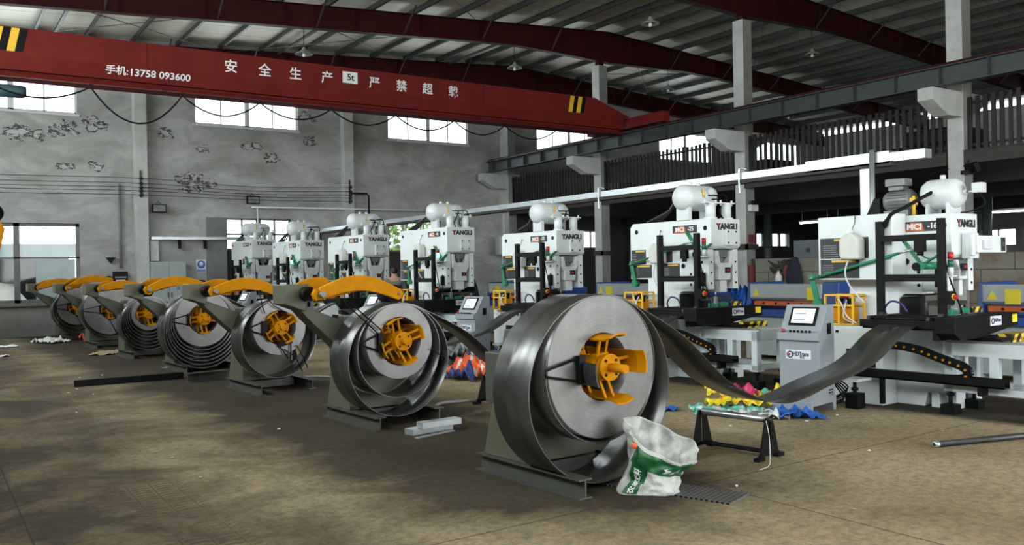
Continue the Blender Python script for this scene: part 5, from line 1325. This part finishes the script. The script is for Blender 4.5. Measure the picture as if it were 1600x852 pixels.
for i, (x, y, z) in enumerate(((7.45, 13.25, 0), (7.5, 13.2, .16))):
    crumple('plastic_sack', (x, y, z), .65-.05*i, .8, R(10+20*i), 'plastic_grey', ('grey empty sack at the bottom of the heap left of the third control cabinet', 'grey empty sack on top of the heap left of the third control cabinet')[i], 'sack', .2, 15+i, 'grey sacks by the third control cabinet')
crumple('tarpaulin', (17.4, 15.6, .45), 1.3, 2.0, 0, 'plastic_blue', 'bright blue tarpaulin heaped at the foot of the second column', 'tarpaulin', .8, 21)
crumple('scrap_heap', (16.6, 16.6, .0), 1.6, 1.6, .4, 'plastic_white', 'pale heap of plastic waste left of the blue tarpaulin', 'heap', 1.0, 22, mats=['plastic_white', 'plastic_grey', 'wood_dark'], pick=lambda u, v: int(abs(mn.noise(Vector((u*20, v*20, 3))))*6) % 3)
crumple('pale_tarpaulin', (.9, 30.6, -.12), 4.6, 2.4, .1, 'tarp_pale', 'pale tarpaulin over a heap outside the low window on the left', 'tarpaulin', 1.75, 31, plateau=True)
crumple('red_rag', (3.55, 24.3), .35, .5, .3, 'plastic_orange', 'orange red rag at the foot of the farthest coil', 'rag', .3, 33)
crumple('scrap_sheet', (2.75, 24.9), .5, .9, .5, 'plastic_white', 'pale scrap sheet at the foot of the farthest coil', 'scrap', .18, 34)
crumple('paper_scrap', (1.5, 24.2), .9, .5, .2, 'plastic_white', 'flat pale scrap on the ground at the left picture edge', 'scrap', .05, 35)
crumple('paper_scrap', (1.35, 21.2), .4, .3, .2, 'plastic_white', 'small white scrap on the ground at the left picture edge, nearer one', 'scrap', .05, 36)
crumple('cardboard', (3.3, 20.4), 1.1, .5, 1.2, 'board_tan', 'flattened pale cardboard before the wide pale coil', 'cardboard', .05, 37)
crumple('sheet_scrap', (4.0, 16.0), .8, .6, .3, 'plastic_grey', 'grey scrap lying under the coil with fanned loops', 'scrap', .10, 38)

# fertiliser sack leaning against the nearest coil, open at the top
def big_sack():
    n, m_ = 72, 40
    def S(a, h):
        ca, sa = math.cos(a), math.sin(a)
        rx = .235+.03*h-.05*math.sin(PI*h); ry = .15-.015*h
        sq = (abs(ca)**3+abs(sa)**3)**(-1/3)
        cx, cy = .0+.12*h, .0+.03*h
        nz = mn.noise(Vector((ca*1.7, sa*1.7, h*2.6+4)))*.075*(.4+h) + mn.noise(Vector((ca*4, sa*4, h*6)))*.028
        x = cx + (rx*sq*.93+nz)*ca; y = cy + (ry*sq*.93+nz)*sa
        top = .365 - .12*ca + .085*sa + .03*mn.noise(Vector((ca*2, sa*2, 9)))
        return Vector((x, y, .005+top*h))
    vs = []; fs = []; mi = []
    for i in range(m_+1):
        for k in range(n): vs.append(S(2*PI*k/n, i/m_))
    for i in range(m_):
        for k in range(n):
            fs.append((i*n+k, i*n+(k+1) % n, (i+1)*n+(k+1) % n, (i+1)*n+k))
            a = math.degrees(2*PI*(k+.5)/n); h = (i+.5)/m_
            band = 205 < a < 345 and .56 < h < .93
            stem = 222 < a < 250+10*h and .03 < h < .60
            mi.append(1 if band or stem else 0)
    fs.append(tuple(range(n-1, -1, -1))); mi.append(0)
    t = thing('woven_sack', (4.28, 4.66, 0), R(-43), 'open white and green woven sack standing before the nearest coil', 'sack')
    m = MB().add(vs, fs, True); m.mi = mi
    o = m.build('bag', ['sack_white', 'sack_green'], t)
    s = o.modifiers.new('thickness', 'SOLIDIFY'); s.thickness = .003
    def wrap_text(body, size, a0, h0, vert=False):
        tm = MB().text(body, size, Matrix.Identity(4), bold=.001, depth=0)
        out = MB(); vv = []
        for x, y, z in tm.v:
            if vert: x, y = -y, x
            a = a0 + x/.24; h = min(.98, max(.02, h0 + y/.46))
            p = S(a, h); q = S(a+.02, h)-S(a-.02, h); r = S(a, min(1, h+.02))-S(a, h-.02)
            vv.append(p + q.cross(r).normalized()*.006)
        out.add(vv, tm.f)
        return out
    wrap_text('农家肥料', .055, R(238), .28, True).build('sack_lettering', 'text_white', t)
    wrap_text('复合肥', .06, R(300), .70).build('sack_lettering', 'text_white', t)
    MB().ellip(tuple(S(R(228), .87)+Vector((-.002, -.006, 0))), .026, .012, .022).build('red_spot', 'plastic_orange', t)
smat('sack_white', (.46, .47, .44), .45, 0, .3, 9, bump=.5, dirt=.35)
smat('sack_green', (.006, .085, .022), .4, 0, .15, 12)
big_sack()

# ------------------------------------------------------------------ loose items on the ground
tag(MB().box(0, 0, 0, 1.55, .10, .10).build('steel_bar', 'black', None, .006, (1.88, 14.36, 0)), 'long dark square steel bar on the ground before the fourth coil', 'steel bar').rotation_euler = (0, 0, R(-1.5))
mb = MB(); ibeam(mb, (0, 0, 0), (.62, .12, 0), .14, .12, .012, .012)
tag(mb.build('steel_beam', 'olive_dark', None, 0, (3.35, 13.75, 0)), 'short piece of steel beam lying left of the third uncoiler', 'steel beam')
t = thing('threaded_pipe', (7.245, 4.24, 0), math.atan2(-.279, .965), 'dark steel pipe lying on the ground at the right edge', 'pipe')
MB().cyl((0, 0, .028), (2.2, 0, .028), .027, n=16).build('tube', 'dark_steel', t)
MB().lathe([(.016, -.002), (.0275, -.002), (.0275, .03), (.026, .06)], (0, 0, .028), (1, 0, 0), 16).build('pipe_end', 'galvanised', t)
for i, (x, y, l, w, rz, z) in enumerate(((3.98, 7.66, .50, .14, 8, 0), (4.06, 7.60, .46, .12, 4, .065), (3.95, 7.50, .5, .05, 14, 0))):
    h = .06 if i < 2 else .01
    tag(MB().box(0, 0, 0, l, w, h).box(.02, .02, h, l-.02, w-.02, h+.004).build('steel_offcut', 'galvanised', None, .003, (x, y, z)), ('bright flat steel offcut before the second coil, lower of two', 'bright steel offcut stacked on the lower one before the second coil', 'thin steel strip on the ground before the bright offcuts')[i], 'offcut', 'steel offcuts before the second uncoiler').rotation_euler = (0, 0, R(rz))
tag(MB().box(-.62, -.16, 0, .62, .16, .012).build('perforated_mat', 'perforated_mat', None, 0, (4.44, 4.70, 0)), 'dark perforated mat on the ground under the white and green sack', 'mat').rotation_euler = (0, 0, R(-72))
def lying_hose(pts, r, mat, lab): return tag(MB().tube(spline(pts, 8), r, 8).build('floor_hose', mat), lab, 'hose')
lying_hose([(4.9, 8.9, .02), (5.2, 9.25, .02), (5.6, 9.2, .02), (5.95, 9.4, .02), (6.6, 9.9, .02), (7.6, 10.4, .02)], .018, 'hose_grey', 'grey hose winding over the ground beyond the second coil')
lying_hose([(4.6, 13.2, .02), (5.1, 12.95, .02), (5.35, 12.55, .02), (6.0, 12.4, .02), (7.2, 12.6, .02)], .018, 'hose_grey', 'grey hose on the ground beyond the third coil')
lying_hose([(4.9, 6.55, .012), (5.6, 6.7, .012), (6.3, 6.9, .012), (7.0, 7.2, .012)], .010, 'black_rubber', 'thin black cable on the ground behind the roller stand')
lying_hose([(5.73, 4.79, .33), (5.74, 4.77, .2), (5.71, 4.74, .06), (5.6, 4.66, .006), (5.42, 4.60, .006)], .003, 'jerry_plastic', 'thin yellow cord hanging from the roller stand to the ground')
rl = random.Random(21)
for i in range(26):
    x, y = rl.uniform(4.6, 8.4), rl.uniform(3.2, 7.0)
    if i > 14: x, y = rl.uniform(1.0, 3.2), rl.uniform(5, 16)
    o = tag(MB().ellip((0, 0, .008), rl.uniform(.010, .028), rl.uniform(.008, .02), .008, 7, 5, jit=.3, rng=rl).build('litter', 'plastic_white' if i % 3 else 'board_tan', None, 0, (x, y, 0)), 'tiny pale crumb of litter on the bare ground', 'litter', 'crumbs of litter on the ground', 'thing')
    o.rotation_euler = (0, 0, rl.uniform(0, 6))

# ------------------------------------------------------------------ people
def skin_mesh(name, verts, edges, radii, mat, parent, root=0, sub=2):
    me = bpy.data.meshes.new(name); me.from_pydata(verts, edges, [])
    o = bpy.data.objects.new(name, me); COL.objects.link(o); o.parent = parent
    o.modifiers.new('skin', 'SKIN')
    sv = me.skin_vertices[0].data
    for i, r in enumerate(radii): sv[i].radius = (r, r) if not isinstance(r, tuple) else r; sv[i].use_root = (i == root)
    s = o.modifiers.new('subdivision', 'SUBSURF'); s.levels = sub; s.render_levels = sub
    dg = bpy.context.evaluated_depsgraph_get(); dg.update()
    m2 = bpy.data.meshes.new_from_object(o.evaluated_get(dg)); o.modifiers.clear(); o.data = m2
    for p in m2.polygons: p.use_smooth = True
    m2.materials.clear(); m2.materials.append(MATS[mat]); return o
def person(loc, rz, lab, shirt, trousers, reach, lean=0.0):
    """faces local +y; reach lifts the forearms forward, lean bends the trunk forward"""
    t = thing('person', (*loc, 0), rz, lab, 'person')
    def ln(p):
        x, y, z = p
        if z > .95: d = z-.95; return (x, y+d*math.sin(lean), .95+d*math.cos(lean))
        return p
    V = [(0, 0, .95), (0, 0, 1.12), (0, -.01, 1.32), (0, -.01, 1.45), (0, .0, 1.52), (0, .015, 1.60), (0, .02, 1.68)]
    Ed = [(i, i+1) for i in range(6)]; Rr = [.13, .125, .135, .10, .055, .085, .07]
    for s in (-1, 1):
        b = len(V); V += [(s*.10, 0, .88), (s*.11, .01, .50), (s*.11, -.01, .10), (s*.115, .12, .045)]; Ed += [(0, b), (b, b+1), (b+1, b+2), (b+2, b+3)]; Rr += [.085, .06, .045, .04]
        b = len(V); hx, hy, hz = s*.24, reach*.42+.02, 1.02+reach*.14
        V += [(s*.17, -.01, 1.43), (s*.235, -.01+reach*.06, 1.17), (hx, hy, hz)]; Ed += [(3, b), (b, b+1), (b+1, b+2)]; Rr += [.055, .042, .028]
        dx = Vector((hx, hy, hz))-Vector((s*.235, -.01+reach*.06, 1.17)); dx.normalize(); side = Vector((1, 0, 0)); dn = side.cross(dx).normalized()
        pc = Vector((hx, hy, hz)) + dx*.07; V.append(tuple(pc)); Ed.append((b+2, b+3)); Rr.append((.034, .018))
        for f, (o_, l) in enumerate(((-.030, .060), (-.010, .072), (.010, .068), (.028, .052))):
            c = len(V); r0 = pc + side*o_ + dx*.025; V += [tuple(r0), tuple(r0+dx*l*.6+dn*.006), tuple(r0+dx*l*.9+dn*.028)]; Ed += [(b+3, c), (c, c+1), (c+1, c+2)]; Rr += [.009, .0085, .0075]
        c = len(V); r0 = pc - side*s*.035 - dx*.03; V += [tuple(r0), tuple(r0-side*s*.02+dx*.03+dn*.02), tuple(r0-side*s*.022+dx*.055+dn*.03)]; Ed += [(b+3, c), (c, c+1), (c+1, c+2)]; Rr += [.011, .0095, .008]
    V = [ln(p) for p in V]
    body = skin_mesh('body', V, Ed, Rr, 'skin', t)
    hd = Vector(ln((0, .02, 1.63)))
    # nose, ears, brow joined into the body's own mesh
    m = MB().ellip(tuple(hd+Vector((0, .005, .0))), .074, .092, .108, 20, 14).ellip(tuple(hd+Vector((0, .10, -.012))), .014, .02, .022, 10, 8).ellip(tuple(hd+Vector((.078, 0, -.01))), .012, .02, .03, 8, 8).ellip(tuple(hd+Vector((-.078, 0, -.01))), .012, .02, .03, 8, 8).ellip(tuple(hd+Vector((0, .088, -.052))), .022, .008, .006, 10, 6)
    hm = m.build('head_shape', 'skin', t); bm = bmesh.new(); bm.from_mesh(body.data); bm.from_mesh(hm.data); bm.to_mesh(body.data); bm.free()
    for p in body.data.polygons: p.use_smooth = True
    bpy.data.objects.remove(hm)
    e = MB()
    for s in (-1, 1): e.ellip(tuple(hd+Vector((s*.03, .087, .012))), .011, .008, .007, 10, 8)
    e.build('eyes', 'hair', t)
    MB().ellip(tuple(hd+Vector((0, -.018, .028))), .084, .092, .10, 20, 12, jit=.03, rng=random.Random(2)).build('hair', 'hair', t)
    # shirt and trousers as sleeves of cloth round the same skeleton
    sv = [ln(p) for p in [(0, 0, .93), (0, 0, 1.12), (0, -.01, 1.32), (0, -.01, 1.46)]]; se = [(0, 1), (1, 2), (2, 3)]; sr = [.155, .148, .158, .115]
    for s in (-1, 1):
        b = len(sv); sv += [ln((s*.175, -.01, 1.43)), ln((s*.235, -.01+reach*.06, 1.17)), ln((s*.239, reach*.30+.0, 1.07+reach*.10))]; se += [(3, b), (b, b+1), (b+1, b+2)]; sr += [.075, .06, .048]
    skin_mesh('shirt', sv, se, sr, shirt, t)
    tv = [(0, 0, .96)]; te = []; trr = [.150]
    for s in (-1, 1):
        b = len(tv); tv += [(s*.10, 0, .86), (s*.11, .01, .50), (s*.11, -.01, .09)]; te += [(0, b), (b, b+1), (b+1, b+2)]; trr += [.105, .078, .066]
    skin_mesh('trousers', tv, te, trr, trousers, t)
    sh = MB()
    for s in (-1, 1): sh.ellip((s*.113, .06, .045), .052, .14, .045, 14, 8)
    sh.build('shoes', 'black', t)
    return t
person((9.10, 18.28), R(-25), 'dark-haired worker in grey striped shirt standing between the fourth and fifth press', 'cloth_grey', 'cloth_navy', 1.0)
person((9.90, 16.05), R(95), 'worker in dark navy clothes leaning to the right side of the fourth press', 'cloth_navy', 'cloth_navy', .7, .45)

# ------------------------------------------------------------------ outside the far wall
t = thing('outdoor_building', (-12, 44, -.1), 0, 'pale building with red pillar seen through the low window', 'building')
MB().box(0, 0, 0, 22, 8, 2.6).build('wall', 'facade', t)
MB().box(14.1, -.2, 0, 14.9, 0, 6).build('pillar', 'facade_red', t)
t = thing('outdoor_shed', (-7, 29.7, -.12), 0, 'dark open shed outside the low window on the left', 'shed')
MB().box(0, 0, 2.6, 10.8, 9, 2.7).build('shed_roof', 'ceiling_dark', t)
MB().box(0, 9, 0, 10.8, 9.1, 2.7).build('back_wall', 'ceiling_dark', t)
MB().box(10.7, 0, 0, 10.8, 9, 2.6).build('side_wall', 'ceiling_dark', t)
for x in (.1, 4.9): MB().box(x, .05, 0, x+.1, .15, 2.6).build('post', 'dark_steel', t)
rl = random.Random(4)
for i, (x, y, h) in enumerate(((21.6, 42, 5.2), (26.3, 43, 4.8))):
    t = thing('tree', (x, y, -.12), 0, ('green tree outside the window behind the fourth press, left one', 'green tree outside the window behind the fourth press, right one')[i], 'tree', 'trees outside')
    MB().cyl((0, 0, 0), (0, 0, h*.5), .16, .1, n=10).build('trunk', 'bark', t)
    m = MB()
    for q in range(1100):
        a = rl.uniform(0, 2*PI); r = rl.uniform(.2, 1)**.5*2.0; z = h*.35+rl.random()*h*.65
        k = math.sqrt(max(.05, 1-((z-h*.68)/(h*.36))**2)); c = Vector((r*k*math.cos(a), r*k*math.sin(a), z)); s_ = rl.uniform(.12, .28)
        u = Vector((rl.uniform(-1, 1), rl.uniform(-1, 1), rl.uniform(-1, 1))).normalized(); v = u.orthogonal().normalized()
        m.add([c-u*s_, c+v*s_*.5, c+u*s_, c-v*s_*.5], [(0, 1, 2, 3)])
    m.build('foliage', 'leaf', t)
